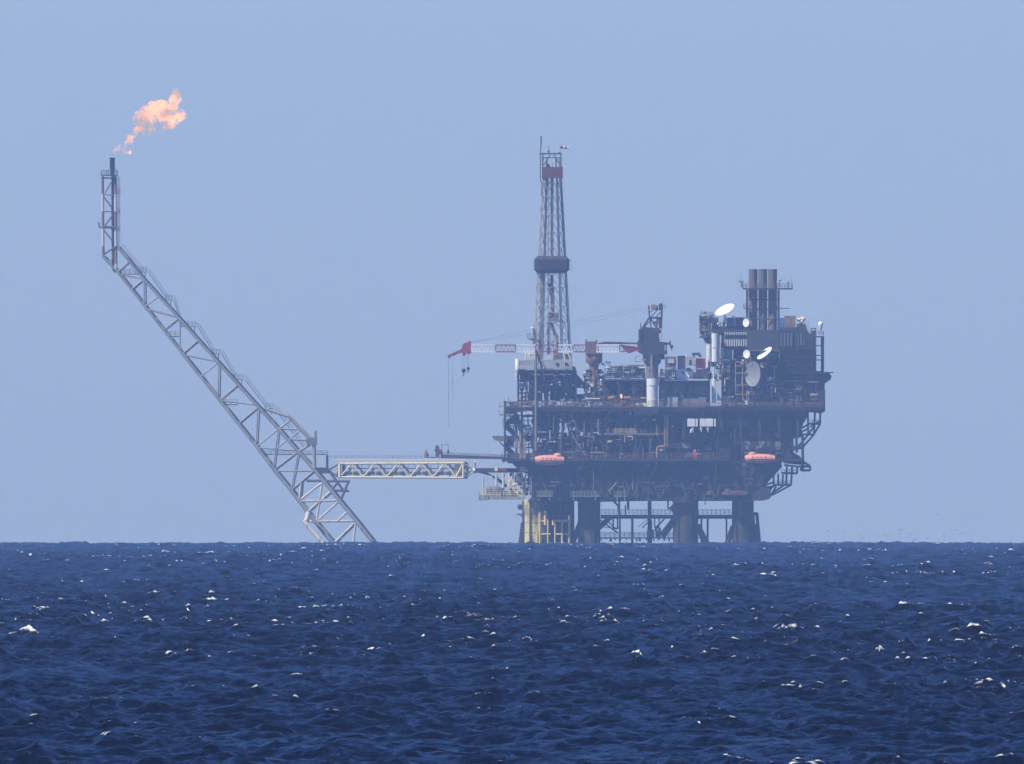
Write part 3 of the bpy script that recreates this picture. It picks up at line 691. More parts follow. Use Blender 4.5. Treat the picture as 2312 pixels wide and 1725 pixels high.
# well conductors under the drilling side
b = MB()
for row, y in enumerate((-14, -10.5, -7, -3, 2, 7)):
    for k in range(9):
        X = 1222 + 8.4 * k + (4.2 if row % 2 else 0) + rnd.uniform(-.8, .8)
        if X < 1294: b.ptube((X, 1126), (X, 1236), y, y, rnd.uniform(.3, .42), n=8)
child(b, 'well_conductor', M['legdark'], RG)
b = MB(); 
for X, Y0, Y1, r in ((1219, 1155, 1226, .42), (1231, 1153, 1185, .5), (1237, 1172, 1226, .3), (1253, 1176, 1226, .28), (1269, 1176, 1226, .34), (1285, 1163, 1226, .42), (1249, 1174, 1186, .4), (1212.5, 1200, 1226, .4)): b.ptube((X, Y0), (X, Y1), -22.5, -22.5, r, n=8)
for A, B, r in (((1219, 1177), (1236, 1177), .3), ((1248, 1176), (1281, 1176), .45), ((1219, 1206), (1243, 1206), .33), ((1252, 1206), (1286, 1206), .33)): b.ptube(A, B, -22.5, -22.5, r, n=8)
for X in (1219, 1253, 1285): b.tube(P(X, 1206, -22.5), P(X, 1206, -16), .25)
child(b, 'boat_landing', M['sunyellow'], RG, 'rusty yellow boat landing frame')

# lower support frame (big plated girders)
b = MB()
hull = [(1192, 1131), (1200, 1122), (1200, 1041), (1764, 1041), (1764, 1052), (1746, 1072), (1716, 1103), (1708, 1112), (1739, 1121), (1730, 1128), (1694, 1130), (1694, 1134), (1655, 1134), (1655, 1131), (1577, 1131), (1574, 1136), (1520, 1136), (1518, 1131), (1440, 1131), (1356, 1133), (1354, 1136), (1305, 1136), (1303, 1131)]
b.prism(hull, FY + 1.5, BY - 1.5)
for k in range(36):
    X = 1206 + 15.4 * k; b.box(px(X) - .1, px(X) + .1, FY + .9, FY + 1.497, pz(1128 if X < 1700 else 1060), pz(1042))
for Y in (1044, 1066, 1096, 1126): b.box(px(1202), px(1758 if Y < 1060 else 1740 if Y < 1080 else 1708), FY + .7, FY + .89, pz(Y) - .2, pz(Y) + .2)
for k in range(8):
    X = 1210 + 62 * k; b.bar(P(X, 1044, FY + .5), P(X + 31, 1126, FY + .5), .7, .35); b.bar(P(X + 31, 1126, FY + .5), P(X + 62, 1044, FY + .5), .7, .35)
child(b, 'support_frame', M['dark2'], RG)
b = MB(); b.prism([(1696, 1131), (1700, 1112), (1716, 1102), (1732, 1104), (1742, 1116), (1737, 1126), (1722, 1130)], FY - 1.5, FY + 10); child(b, 'access_pod', M['dark'], RG)

# decks
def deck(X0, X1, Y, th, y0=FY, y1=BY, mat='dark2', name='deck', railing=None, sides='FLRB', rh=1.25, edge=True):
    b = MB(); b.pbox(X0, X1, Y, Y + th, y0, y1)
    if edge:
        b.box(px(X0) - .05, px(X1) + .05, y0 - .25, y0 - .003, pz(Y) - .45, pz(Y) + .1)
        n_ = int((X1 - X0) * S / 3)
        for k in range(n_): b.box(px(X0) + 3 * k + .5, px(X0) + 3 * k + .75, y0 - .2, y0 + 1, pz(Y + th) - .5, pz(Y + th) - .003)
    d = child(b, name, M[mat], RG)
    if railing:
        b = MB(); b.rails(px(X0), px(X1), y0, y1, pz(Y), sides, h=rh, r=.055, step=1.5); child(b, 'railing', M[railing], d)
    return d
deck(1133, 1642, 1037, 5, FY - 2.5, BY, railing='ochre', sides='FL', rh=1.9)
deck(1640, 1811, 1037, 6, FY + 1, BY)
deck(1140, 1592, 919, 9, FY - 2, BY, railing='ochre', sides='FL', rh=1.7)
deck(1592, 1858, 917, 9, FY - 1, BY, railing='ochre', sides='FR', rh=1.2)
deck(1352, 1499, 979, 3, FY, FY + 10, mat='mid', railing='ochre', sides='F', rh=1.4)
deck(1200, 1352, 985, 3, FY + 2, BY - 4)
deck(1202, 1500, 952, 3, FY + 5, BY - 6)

# framing and process clutter, bay by bay
def framing(X0, X1, Y0, Y1, ys, step=30, r=.4, mat='dark', brace=True, name='frame'):
    b = MB(); n_ = max(1, round((X1 - X0) / step))
    for y in ys:
        for k in range(n_ + 1):
            X = X0 + (X1 - X0) * k / n_; b.pbox(X - r / S, X + r / S, Y0, Y1, y - r, y + r)
            if brace and k < n_:
                X2 = X0 + (X1 - X0) * (k + 1) / n_
                if (k + int(y)) % 2: b.bar(P(X, Y0, y), P(X2, Y1, y), r * 1.1, r)
                else: b.bar(P(X, Y1, y), P(X2, Y0, y), r * 1.1, r)
    return child(b, name, M[mat], RG)
CL = {}
def clutter(X0, X1, Y0, Y1, y0, y1, n, mats, seed, name='pipework', big=1.0, parent=None):
    """process equipment between given limits; every piece is kept apart and built at the end"""
    rr = random.Random(seed); store = CL.setdefault((parent or RG).name, [])
    for k in range(n):
        b = MB(); m_ = rr.choice(mats); y = rr.uniform(y0, y1); X = rr.uniform(X0, X1); Y = rr.uniform(Y0, Y1); t = rr.random()
        if t < .30:
            w_ = rr.uniform(4, 16) * big; h = rr.uniform(3, 11) * big; nm = 'equipment_box'
            Xa, Xb, Ya, Yb, d_ = max(X0, X - w_ / 2), min(X1, X + w_ / 2), max(Y0, Y - h / 2), min(Y1, Y + h / 2), rr.uniform(.8, 3); size = (Xb - Xa) * (Yb - Ya)
            b.pbox(Xa, Xb, Ya, Yb, y, y + d_); b.pbox(Xa - .7, Xb + .7, Ya - .6, Ya + .3, y - .1, y + d_ + .1); b.pbox(Xa + w_ * .2, Xa + w_ * .35, Ya + .5, Yb - .3, y - .12, y - .01)
        elif t < .52:
            L_ = rr.uniform(8, 40); r_ = rr.uniform(.09, .28); nm = 'pipe'; size = L_ * r_ * 7; A, B = (max(X0, X - L_ / 2), Y), (min(X1, X + L_ / 2), Y)
            b.ptube(A, B, y, y, r_); b.ptube((A[0] + .6, Y), (A[0] + 1.6, Y), y, y, r_ * 1.5)
        elif t < .78:
            L_ = rr.uniform(8, 34); r_ = rr.uniform(.09, .3); nm = 'pipe'; size = L_ * r_ * 7; A, B = (X, max(Y0, Y - L_ / 2)), (X, min(Y1, Y + L_ / 2))
            b.ptube(A, B, y, y, r_); b.ptube((X, A[1] + .6), (X, A[1] + 1.6), y, y, r_ * 1.5)
        elif t < .9:
            L_ = rr.uniform(6, 18); X2 = min(X1, X + L_); Y2 = min(Y1, Y + rr.uniform(4, 12)); b.path([P(X, Y, y), P(X2, Y, y), P(X2, Y2, y)], rr.uniform(.1, .2)); nm = 'pipe_bend'; size = L_ * 2
        else:
            r = rr.uniform(.5, 1.1) * big; L_ = rr.uniform(6, 16); b.vessel(P(max(X0, X - L_ / 2), Y, y), P(min(X1, X + L_ / 2), Y, y), r, 12); nm = 'pressure_vessel'; size = L_ * r * 14
        store.append((nm, m_, b, size * (1.5 if m_ not in ('dark', 'dark2') else 1) * (1 if y < -10 else .5)))
def flush_clutter():
    for pname, items in CL.items():
        par = bpy.data.objects[pname]; kinds = {}
        for it in items: kinds.setdefault(it[0], []).append(it)
        for nm, its in kinds.items():
            lim = 96 if nm != 'pipe' else 80
            its.sort(key=lambda q: -q[3])
            for _, m_, b, _s in its[:lim]: child1(b, nm, M[m_], par)
            rest = its[lim:]
            if rest:
                ms = sorted({q[1] for q in rest}); allb = MB(); mi = []
                for _, m_, b, _s in rest: allb._add(b.v, b.f); mi += [ms.index(m_)] * len(b.f)
                o = child1(allb, nm, None, par); o['kind'] = 'stuff'
                for m_ in ms: o.data.materials.append(M[m_])
                o.data.polygons.foreach_set('material_index', mi)
framing(1205, 1500, 926, 1038, (FY + .5, -8, 10), 32, .42)
framing(1500, 1800, 925, 990, (FY + .5,), 42, .4, brace=False)
DK = ['dark', 'dark', 'dark2', 'dark2', 'mid', 'dark', 'dark2', 'mid', 'tan', 'light']
clutter(1202, 1352, 930, 1037, FY + 3, 10, 150, DK, 1)
clutter(1352, 1500, 930, 1037, FY + 3, -6, 120, DK, 2)
clutter(1205, 1500, 932, 1036, FY - 1.2, FY + 1, 90, ['mid', 'dark', 'tan', 'dark2', 'light', 'ochre', 'dark'], 3, big=.5)
clutter(1502, 1770, 932, 1036, FY + 1, FY + 3, 90, ['dark', 'dark', 'dark2', 'mid', 'dark2'], 4, big=.9)
clutter(1206, 1735, 1046, 1124, FY - .2, FY + .8, 110, ['dark', 'legdark', 'dark2', 'legdark', 'mid', 'dark'], 5, big=1.1)
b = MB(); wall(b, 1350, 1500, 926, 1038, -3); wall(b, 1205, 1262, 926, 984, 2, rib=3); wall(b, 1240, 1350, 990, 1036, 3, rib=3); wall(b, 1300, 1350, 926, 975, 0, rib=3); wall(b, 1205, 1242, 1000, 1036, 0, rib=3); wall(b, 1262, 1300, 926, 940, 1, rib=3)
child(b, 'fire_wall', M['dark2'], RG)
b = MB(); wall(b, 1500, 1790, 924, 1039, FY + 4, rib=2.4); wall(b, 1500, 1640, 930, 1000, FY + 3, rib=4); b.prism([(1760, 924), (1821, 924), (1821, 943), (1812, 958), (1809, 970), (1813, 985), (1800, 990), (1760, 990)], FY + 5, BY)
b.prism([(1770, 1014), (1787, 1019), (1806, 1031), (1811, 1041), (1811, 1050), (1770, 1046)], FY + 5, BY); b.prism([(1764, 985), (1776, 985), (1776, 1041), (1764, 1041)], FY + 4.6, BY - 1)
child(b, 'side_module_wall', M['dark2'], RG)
b = MB()      # faint lighter panels on the right wall
b.pbox(1624, 1688, 948, 962, FY + 3.2, FY + 3.6); b.pbox(1672, 1762, 996, 1016, FY + 3.1, FY + 3.5); b.pbox(1622, 1648, 1012, 1034, FY + 3.1, FY + 3.5); b.pbox(1506, 1560, 1000, 1012, FY + 2.2, FY + 2.6)
child(b, 'wall_panel', M['mid'], RG)
# white cabins with lamps under
CY0 = FY - 4.5
CB = thing('white_cabin_row', 'row of white cabins hung in the dark side under the main deck', 'cabin', P(1583, 963, FY))
for X0, X1 in ((1551, 1568), (1569.5, 1574.5), (1579, 1590.5), (1591, 1609), (1611.5, 1615)):
    b = MB(); b.pbox(X0, X1, 946.5, 963, CY0, FY + 2.5); b.pbox(X0 + 1, X1 - 1, 945.6, 946.6, CY0 + .3, FY + 2); child(b, 'cabin', M['white'], CB)
b = MB()
for X in (1563, 1582, 1597): b.lathe(P(X, 963, CY0 + .6), (.1, 0, -1), [(0, .35), (.7, .45), (1.2, .3), (1.9, .12)], 10)
b.tube(P(1561, 967, CY0 + .6), P(1559, 977, CY0 + .6), .35)
child(b, 'hose_drum', M['white'], CB)

# under the main deck: the tan pipe rack, ladder tower, bent pipe
b = MB()
for k in range(16): b.ptube((1387 + 3 * k, 969 + (k % 3)), (1387 + 3 * k, 979), FY, FY, .18)
for Y in (969, 972, 975): b.ptube((1386, Y), (1434, Y), FY, FY, .15)
b.ball(P(1436, 976, FY), .35, 8, 6); b.ball(P(1358, 974, FY), .4, 8, 6)
child(b, 'pipe_rack', M['tan'], RG)
b = MB()
for X in (1500, 1507): b.ptube((X, 940), (X, 1010), FY - .6, FY - .6, .13)
for k in range(28): b.ptube((1500, 941 + 2.5 * k), (1507, 941 + 2.5 * k), FY - .6, FY - .6, .06)
for k in range(9): b.ptube((1500, 945 + 7 * k), (1507, 950 + 7 * k), FY - 1, FY - 1, .08)
child(b, 'ladder_cage', M['tan'], RG)
b = MB(); b.path([P(1482.5, 1034, FY - 1), P(1482.5, 1014, FY - 1), P(1485, 1009, FY - 1), P(1490, 1008, FY - 1), P(1500, 1008, FY - 1)], .28, 10); child(b, 'bent_pipe', M['tan'], RG)
b = MB()
for X0, Y0, X1, Y1 in ((1484, 1040, 1480, 1054), (1480, 1054, 1450, 1112), (1516, 1076, 1510, 1092), (1510, 1092, 1488, 1128), (1624, 920, 1616, 1050), (1616, 1050, 1609, 1128), (1449, 1112, 1430, 1126)): b.ptube((X0, Y0), (X1, Y1), FY - 3, FY - 3, .045)
for X, Y0, Y1 in ((1319, 950, 985), (1339.5, 1060, 1110), (1250, 935, 975), (1262, 985, 1030), (1353, 860, 918), (1208, 945, 980)): b.ptube((X, Y0), (X, Y1), FY - 1, FY - 1, .12)
b.path([P(1319, 985, FY - 1), P(1328, 987, FY - 1), P(1330, 981, FY - 1)], .16)
child(b, 'hanging_line', M['mid'], RG)
b = MB()
b.ptube((1266, 980), (1267, 1032), FY - .5, FY - .5, .32, n=8); b.ptube((1303, 1001), (1321, 1028), FY - .5, FY - .5, .3, n=8)
for A, B in (((1224, 1040 - 20), (1240, 995)), ((1290, 975), (1303, 1001)), ((1285, 930), (1300, 960))): b.ptube(A, B, FY - .5, FY - .5, .25, n=8)
child(b, 'drain_pipe', M['mid'], RG)
# little bright spots: lamps, valves, signs on the dark faces
rr = random.Random(21); b = MB()
for k in range(64):
    X = rr.uniform(1205, 1640); Y = rr.choice([rr.uniform(936, 1034), rr.uniform(842, 915)])
    if Y < 916 and 1590 < X: continue
    b.pbox(X, X + rr.uniform(1, 3.2), Y, Y + rr.uniform(1, 2.6), FY - .2 if Y > 935 else FY + 2, FY + .2 if Y > 935 else FY + 2.4)
child(b, 'lamp_housing', M['light'], RG)
b = MB(); b.pbox(1563.5, 1574, 1020, 1036, FY - 2, FY - 1); b.lathe(P(1568, 1020, FY - 1.5), (0, 0, 1), [(0, .5), (.5, .4), (.8, .05)], 10); child(b, 'fire_locker', M['contred'], RG)
b = MB(); b.pbox(1345, 1350, 1027, 1037, FY - 2.4, FY - 1.6); b.pbox(1384, 1405, 911, 919, FY - 2.2, FY - 1.4); b.pbox(1595, 1601, 908, 917, FY - 1.2, FY - .4); b.pbox(1412, 1440, 914, 919, FY - 2.0, FY - 1.2); child(b, 'deck_locker', M['rust'], RG)

# small hanging walkways above the legs
for X0, X1, Y in ((1287, 1352, 1119), (1210, 1248, 1119), (1385, 1418, 1119)):
    b = MB(); b.pbox(X0, X1, Y, Y + 2, FY - 3, FY + 1)
    for X in (X0 + 8, X1 - 8): b.ptube((X, Y + 2), (X, Y + 10), FY - 2.6, FY - 2.6, .2)
    d = child(b, 'hanging_walkway', M['palegreen'], RG)
    b = MB(); b.rails(px(X0), px(X1), FY - 3, FY + 1, pz(Y), 'FLR', h=1.5, r=.06, step=1.1); child(b, 'railing', M['palegreen'], d)
b = MB(); b.path([P(1377, 1108, FY - 1), P(1384, 1099, FY - 1), P(1392, 1090, FY - 1)], .3, 8); b.ptube((1372, 1105), (1380, 1116), FY - 1, FY - 1, .2); child(b, 'bent_pipe', M['mid'], RG)

# left side: lower platform with tanks, bridge support, open stair tower
b = MB(); b.pbox(1082, 1186, 1121, 1128, -16, 6); b.pbox(1081, 1102, 1117, 1130, -16.3, -12)
d = child(b, 'landing_deck', M['palegreen'], RG)
b = MB(); b.rails(px(1081.5), px(1185), -15.8, 5.8, pz(1121), 'FBLR', h=1.8, r=.07, step=1.1); child(b, 'railing', M['cream'], d)
b = MB()
for X0, X1, r in ((1100, 1111, 1.1), (1113, 1127, 1.2)): b.vessel(P(X0, 1106, -8), P(X1, 1106, -8), r, 14)
b.pbox(1130, 1170, 1107, 1121, -7, -2); b.pbox(1132, 1139, 1101, 1108, -6, -3); b.pbox(1098, 1128, 1112, 1121, -10, -6)
child(b, 'tank', M['mid'], d)
b = MB()
for X, Y0, Y1, r in ((1091, 1078, 1119, .3), (1098.5, 1075, 1106, .1), (1111, 1072, 1098, .14), (1121, 1071, 1098, .42), (1136.5, 1068, 1101, .42)):
    b.ptube((X, Y0), (X, Y1), -8, -8, r, n=8)
child(b, 'post', M['light'], d)
b = MB()
b.pbox(1072, 1192, 1057, 1067, -3, 3); b.pbox(1146, 1200, 1030, 1046, -10, 8); b.prism([(1150, 1040), (1200, 1040), (1200, 1075), (1172, 1062)], -12, 8)
b.prism([(1078, 1067), (1100, 1067), (1130, 1082), (1150, 1100), (1140, 1100), (1108, 1074)], -1.5, 1.5)
child(b, 'bridge_support', M['dark2'], RG)
b = MB(); b.pbox(1117, 1125, 1055, 1063, -5, -3.1); b.pbox(1127, 1143, 1057, 1064, -4.4, -3.1); child(b, 'valve', M['rust'], RG)
b = MB(); b.prism([(1172, 1054), (1185, 1054), (1193, 1065), (1173, 1065)], -18, -14); b.ptube((1174, 1065), (1173, 1070), -17, -17, .12); b.ptube((1179, 1065), (1178, 1076), -17, -17, .2); b.pbox(1116.5, 1124, 1055, 1063.5, -8, -5.2); child(b, 'winch_hood', M['cream'], RG)
b = MB()
for A, B, r in (((1165, 1071), (1184, 1095), .55), ((1175, 1099), (1190, 1112), .5), ((1150, 1078), (1186, 1118), .22), ((1140, 1085), (1172, 1119), .2), ((1160, 1068), (1146, 1100), .2), ((1150, 1068), (1150, 1119), .2),
                ((1130, 1072), (1160, 1100), .18), ((1198, 1084), (1202, 1076), .5), ((1201, 1108), (1205, 1118), .8), ((1168, 1068), (1168, 1119), .2), ((1186, 1070), (1186, 1120), .2), ((1156, 1095), (1172, 1090), .3)):
    b.ptube(A, B, -15, -15, r, n=8)
child(b, 'strut', M['cream'], RG)
clutter(1148, 1198, 1066, 1118, -14, 4, 46, ['dark', 'mid', 'dark2', 'palegreen'], 8)
# stair tower
b = MB()
for X in (1140, 1166, 1178):
    for y in (-20, -14): b.ptube((X, 880 if X == 1178 else 905 if X == 1140 else 932), (X, 1038), y, y, .38, n=6)
for Y in (937, 961, 984, 1009, 1024):
    for y in (-20, -14): b.pbox(1140, 1200, Y, Y + 1.6, y - .2, y + .2)
for k, Y in enumerate((937, 961, 984, 1009)):
    A, B = ((1142, Y), (1166, Y + 24)) if k % 2 else ((1166, Y), (1142, Y + 24)); b.bar(P(A[0], A[1], -17), P(B[0], B[1], -17), 1.6, .25)
b.ptube((1128, 998), (1140, 1010), -18, -18, .2)
for Y in (946, 950, 954, 958, 964): b.ptube((1134, Y), (1140, Y), -18, -18, .12)
b.pbox(1143, 1200, 985, 996, -19, -12); b.pbox(1145, 1200, 1024, 1036, -19, -10)
child(b, 'stair_tower', M['dark2'], RG)
b = MB(); b.prism([(1111, 984), (1139, 984), (1139, 996), (1129, 997), (1117, 994), (1112, 988)], -21, -15); child(b, 'side_hopper', M['mid'], RG)
b = MB(); b.pbox(1144, 1161, 995, 1008.5, -16, -15); b.pbox(1144, 1158, 945, 958, -16, -15.5); b.pbox(1158, 1178, 948, 959, -15, -14.5); child(b, 'wind_screen', M['light'], RG)
b = MB(); b.pbox(1181, 1187, 975, 1036, -22, -21); b.pbox(1172, 1177, 960, 1036, -21, -20.4); b.ptube((1168, 990), (1168, 1012), -22, -22, .3); b.ptube((1179.5, 1010), (1179.5, 1034), -22, -22, .2); child(b, 'rusty_riser', M['tan'], RG)
b = MB(); b.pbox(1188, 1194, 966, 974, -22, -21); b.pbox(1194.5, 1196.5, 966, 974.5, -23, -22); b.pbox(1180, 1190, 974, 982, -22.5, -21); child(b, 'control_box', M['cream'], RG)
clutter(1179, 1204, 936, 1034, -20, -8, 52, ['dark', 'mid', 'dark2', 'tan', 'light'], 12, big=.5)
clutter(1142, 1178, 936, 984, -18, -8, 30, ['dark', 'mid', 'dark2'], 13, big=.5)
# upper-left ledges
b = MB(); b.pbox(1148, 1172, 906, 909, -22, -12); b.pbox(1126, 1141, 917, 919, -20, -14); b.pbox(1127, 1142, 935, 938, -20, -14); d = child(b, 'ledge', M['mid'], RG)
b = MB(); b.rails(px(1148.5), px(1170), -21.8, -12.2, pz(906), h=1.2, r=.06, step=1.0); b.rails(px(1127), px(1141), -19.8, -14.2, pz(917), h=1.2, r=.06, step=1.0); b.rails(px(1127), px(1141), -19.8, -14.2, pz(935), h=1.2, r=.06, step=1.0); b.ptube((1137, 900), (1137, 920), -20, -20, .15); child(b, 'railing', M['light'], d)
b = MB(); b.pbox(1159, 1176, 911, 916, -23, -20); b.vessel(P(1160, 924, -23), P(1174, 924, -23), .9, 12); b.pbox(1156, 1168, 928, 935, -23, -20); child(b, 'winch', M['rust'], RG)
b = MB(); b.pbox(1142, 1156, 922, 936, -22, -16); child(b, 'generator_box', M['mid'], RG)
clutter(1142, 1215, 906, 919, -24, -16, 50, ['mid', 'ochre', 'dark', 'light', 'tan'], 14, big=.45)
# things lying along the main deck edge
clutter(1215, 1360, 900, 919, FY, -14, 90, ['mid', 'ochre', 'dark', 'light', 'dark2', 'blue', 'rust'], 15, big=.5, name='deck_equipment')
clutter(1360, 1460, 896, 919, FY, -14, 60, ['mid', 'ochre', 'dark', 'rust', 'dark2', 'tan'], 16, big=.6, name='deck_equipment')
clutter(1640, 1850, 860, 917, FY + 1, FY + 3.5, 60, ['dark', 'dark2', 'mid', 'dark'], 17, big=.8, name='deck_equipment')

# right side hanging frames and stairs
def openframe(segs, ys, r, name='side_frame', mat='dark'):
    b = MB()
    for A, B in segs:
        for y in ys: b.ptube(A, B, y, y, r, n=6)
    for A, _ in segs[::2]: b.tube(P(A[0], A[1], ys[0]), P(A[0], A[1], ys[-1]), r * .8)
    return child(b, name, M[mat], RG)
openframe([((1823, 931), (1824, 982)), ((1839, 931), (1837, 980)), ((1851, 931), (1851, 957)), ((1822, 957), (1851, 957)), ((1811, 981), (1837, 981)), ((1851, 957), (1837, 980)), ((1811, 966), (1824, 958)),
           ((1824, 981), (1839, 960)), ((1811, 974), (1824, 968)), ((1837, 981), (1813, 1008)), ((1824, 981), (1812, 996)), ((1828, 964), (1851, 950))], (-22, -14), .3)
openframe([((1797, 986), (1798, 1022)), ((1811, 985), (1812, 1062)), ((1786, 990), (1790, 1012)), ((1775, 1009), (1811, 1009)), ((1785, 1016), (1811, 1010)), ((1798, 1010), (1809, 1000))], (-23, -12), .42)
openframe([((1811, 1042), (1828, 1052)), ((1828, 1052), (1828, 1062)), ((1808, 1062), (1828, 1062)), ((1808, 1053), (1828, 1053)), ((1808, 1053), (1808, 1062))], (-22, -16), .38)
openframe([((1770, 1050), (1810, 1054)), ((1787, 1050), (1787, 1070)), ((1776, 1049), (1774, 1096)), ((1799, 1054), (1799, 1069)), ((1764, 1068), (1799, 1069)), ((1746, 1072), (1746, 1094)), ((1756, 1070), (1757, 1095)),
           ((1787, 1070), (1785, 1095)), ((1745, 1095), (1786, 1095)), ((1767, 1071), (1766, 1095)), ((1785, 1095), (1742, 1118)), ((1770, 1095), (1738, 1116)), ((1724, 1097), (1746, 1088)), ((1730, 1100), (1748, 1097)), ((1734, 1104), (1750, 1096)),
           ((1764, 1052), (1724, 1096)), ((1742, 1098), (1736, 1112)), ((1752, 1098), (1742, 1114))], (-22, -15), .3)
b = MB(); b.rails(px(1746), px(1786), -22, -15, pz(1095), 'FB', h=1.3, r=.05, step=1.2); b.rails(px(1824), px(1851), -22, -14, pz(957), 'FB', h=1.3, r=.05, step=1.2); b.rails(px(1764), px(1799), -22, -15, pz(1069), 'FB', h=1.3, r=.05, step=1.2)
child(b, 'railing', M['dark'], RG)
# right-hand bay beside the quarters
b = MB(); b.pbox(1818, 1862, 880, 917, -20, 12); b.prism([(1818, 917), (1862, 917), (1862, 928), (1855, 933), (1818, 930)], -20, 12); child(b, 'end_module', M['dark'], RG)
b = MB(); b.pbox(1842, 1846, 888, 902, -20.4, -20.05); b.pbox(1822, 1838, 908, 917, -20.6, -20.05); child(b, 'valve_frame', M['tan'], RG)
b = MB()
for X in (1856.5, 1860.5): b.ptube((X, 880), (X, 930), -21, -21, .13)
b.ptube((1861, 880), (1861, 930), -20.5, 12, .1)
child(b, 'ladder', M['dark'], RG)
for y in (-18, -8):
    b = MB(); b.pbox(1853, 1859.5, 762, 842, y - .5, y + .5)
    for Y in (780, 802, 812, 838): b.pbox(1840, 1853, Y, Y + 2, y - .3, y + .3)
    child(b, 'outer_column', M['dark'], RG)
b = MB()      # helideck corner and its flared support
b.pbox(1838, 1880, 840, 842, -14, 14); b.ptube((1838, 841), (1881, 841), -14, -14, .12)
b.prism([(1836, 842.5), (1872, 842.5), (1877, 850), (1874, 858), (1862, 865), (1861, 880), (1836, 880)], -12, 12)
child(b, 'helideck_corner', M['mid'], RG)
# ================================================================ drilling module with its white wind wall
DM = thing('drilling_module', 'tall dark drilling substructure with a dirty white wall on top, under the derrick', 'drill module', P(1228, 919, -2))
def cl(parent, *a, **k): clutter(*a, parent=parent, **k)
b = MB(); n_ = 0
for X0, X1 in ((1171, 1210), (1210.3, 1238), (1238.3, 1293)): b.pbox(X0, X1, 812, 836 if X0 != 1171 else 834, -20, -19.5)
for k in range(26): X = 1172 + 4.7 * k; b.box(px(X) - .05, px(X) + .05, -20.15, -20.003, pz(833), pz(813))
b.pbox(1171.2, 1171.8, 812, 834, -19.4, 16); b.pbox(1292, 1292.8, 812, 836, -19.4, 16); b.pbox(1172, 1292, 812, 836, 15.5, 16)
child(b, 'white_wall', M['light'], DM)
b = MB(); b.lathe(P(1167, 836, -18), (0, 0, 1), [(0, .55), (3.5, .55), (3.6, .3)], 12); b.lathe(P(1166.5, 857, -18), (0, 0, 1), [(0, .4), (1.7, .4)], 10); child(b, 'white_tank', M['white'], DM)
b = MB(); b.pbox(1255, 1261, 820, 825, -20.3, -20.02); b.pbox(1275, 1282, 819.5, 824.5, -20.3, -20.02); child(b, 'window', M['glass'], DM)
b = MB()
for X, Y in ((1262, 842), (1269, 844), (1278, 846)): b.ptube((X, 836), (X, Y), -19, -19, .14)
b.ptube((1266, 844), (1269, 844), -19, -19, .12); b.ptube((1271, 849), (1277, 849), -19, -19, .14); child(b, 'white_hook', M['light'], DM)
b = MB()      # substructure frames
for y in (-19, -8, 5, 15):
    for X in (1170, 1196, 1224, 1252, 1280, 1300): b.pbox(X - 2.2, X + 2.2, 836, 919, y - .4, y + .4)
    for Y in (838, 858, 886, 903): b.pbox(1168, 1302, Y, Y + 3.2, y - .35, y + .35)
    for X in (1196, 1252): b.bar(P(X, 903, y), P(X + 28, 862, y), .5, .4); b.bar(P(X + 28, 903, y), P(X, 862, y), .5, .4)
b.pbox(1168, 1300, 836, 845, -19, 16); b.pbox(1300, 1322, 866, 876, -14, 10); b.pbox(1300, 1320, 890, 919, -12, 8)
b.prism([(1290, 836), (1293, 826), (1300, 830), (1300, 842), (1314, 858), (1321, 866), (1321, 872), (1290, 868)], -6, -4)
b.prism([(1171, 845), (1200, 845), (1194, 862), (1186, 858), (1178, 852)], -18, -12)
child(b, 'substructure', M['dark'], DM)
b = MB()
for X0, X1, Y0, Y1, y in ((1174, 1222, 846, 860, -4), (1222, 1300, 870, 903, 2), (1185, 1222, 886, 903, 0), (1226, 1248, 846, 866, 3), (1258, 1300, 846, 857, 4), (1200, 1222, 862, 884, 3), (1266, 1292, 858, 870, 6), (1228, 1240, 866, 872, 6)): wall(b, X0, X1, Y0, Y1, y, rib=2.5, flange=False)
child(b, 'inner_wall', M['dark2'], DM)
cl(DM, 1173, 1300, 846, 903, -17, 10, 130, ['dark', 'dark2', 'dark', 'mid', 'tan', 'dark', 'light'], 31, big=.7)
cl(DM, 1172, 1190, 858, 880, -19, -17, 14, ['mid', 'light'], 32, big=.5)
b = MB(); b.ptube((1210, 790), (1210, 1018), -28.5, -28.5, .42, n=10); b.ptube((1212, 795), (1224, 834), -28.5, -21, .3, n=8); b.ptube((1224, 834), (1236, 880), -21, -20.5, .25, n=8)
for Y in (800, 850, 900, 930, 985): b.tube(P(1210, Y, -28.5), P(1210, Y, -20), .2)
child(b, 'stand_pipe', M['mid'], DM, 'long grey vertical pipe down the front')
b = MB(); b.ptube((1241, 884), (1240, 900), -20.4, -20.4, .25); b.ptube((1240, 900), (1244, 912), -20.4, -20.4, .25); b.pbox(1224, 1228, 888, 916, -20.5, -20); b.ptube((1168.5, 860), (1168.5, 884), -19.6, -19.6, .2); child(b, 'hose', M['light'], DM)

# ================================================================ derrick
DR = thing('derrick', 'tall tapering lattice drilling derrick with a dark wind-walled racking board', 'derrick', P(1245, 812, -2))
cx = 1245.0; cyy = -2.0
def dc(Y): return 20.5 + (Y - 402) * (41.5 - 20.5) / (812 - 402)       # half-size (drawing units) of the corner radius in x
PH = [R(29), R(119), R(209), R(299)]
def corner(k, Y): r = dc(Y) / math.cos(R(29)); return Vector((px(cx + r * math.cos(PH[k] + math.pi)), cyy + r * S * math.sin(PH[k] + math.pi), pz(Y)))
mats = ['mid', 'boomdark', 'boompale', 'dark2']
for k in range(4):
    b = MB(); b.bar(corner(k, 812), corner(k, 356), .5, .5); b.bar(corner(k, 812) + Vector((.5, 0, 0)), corner(k, 402) + Vector((.35, 0, 0)), .25, .25); child(b, 'corner_leg', M[['boompale', 'boomdark', 'boom', 'boomdark'][k]], DR)
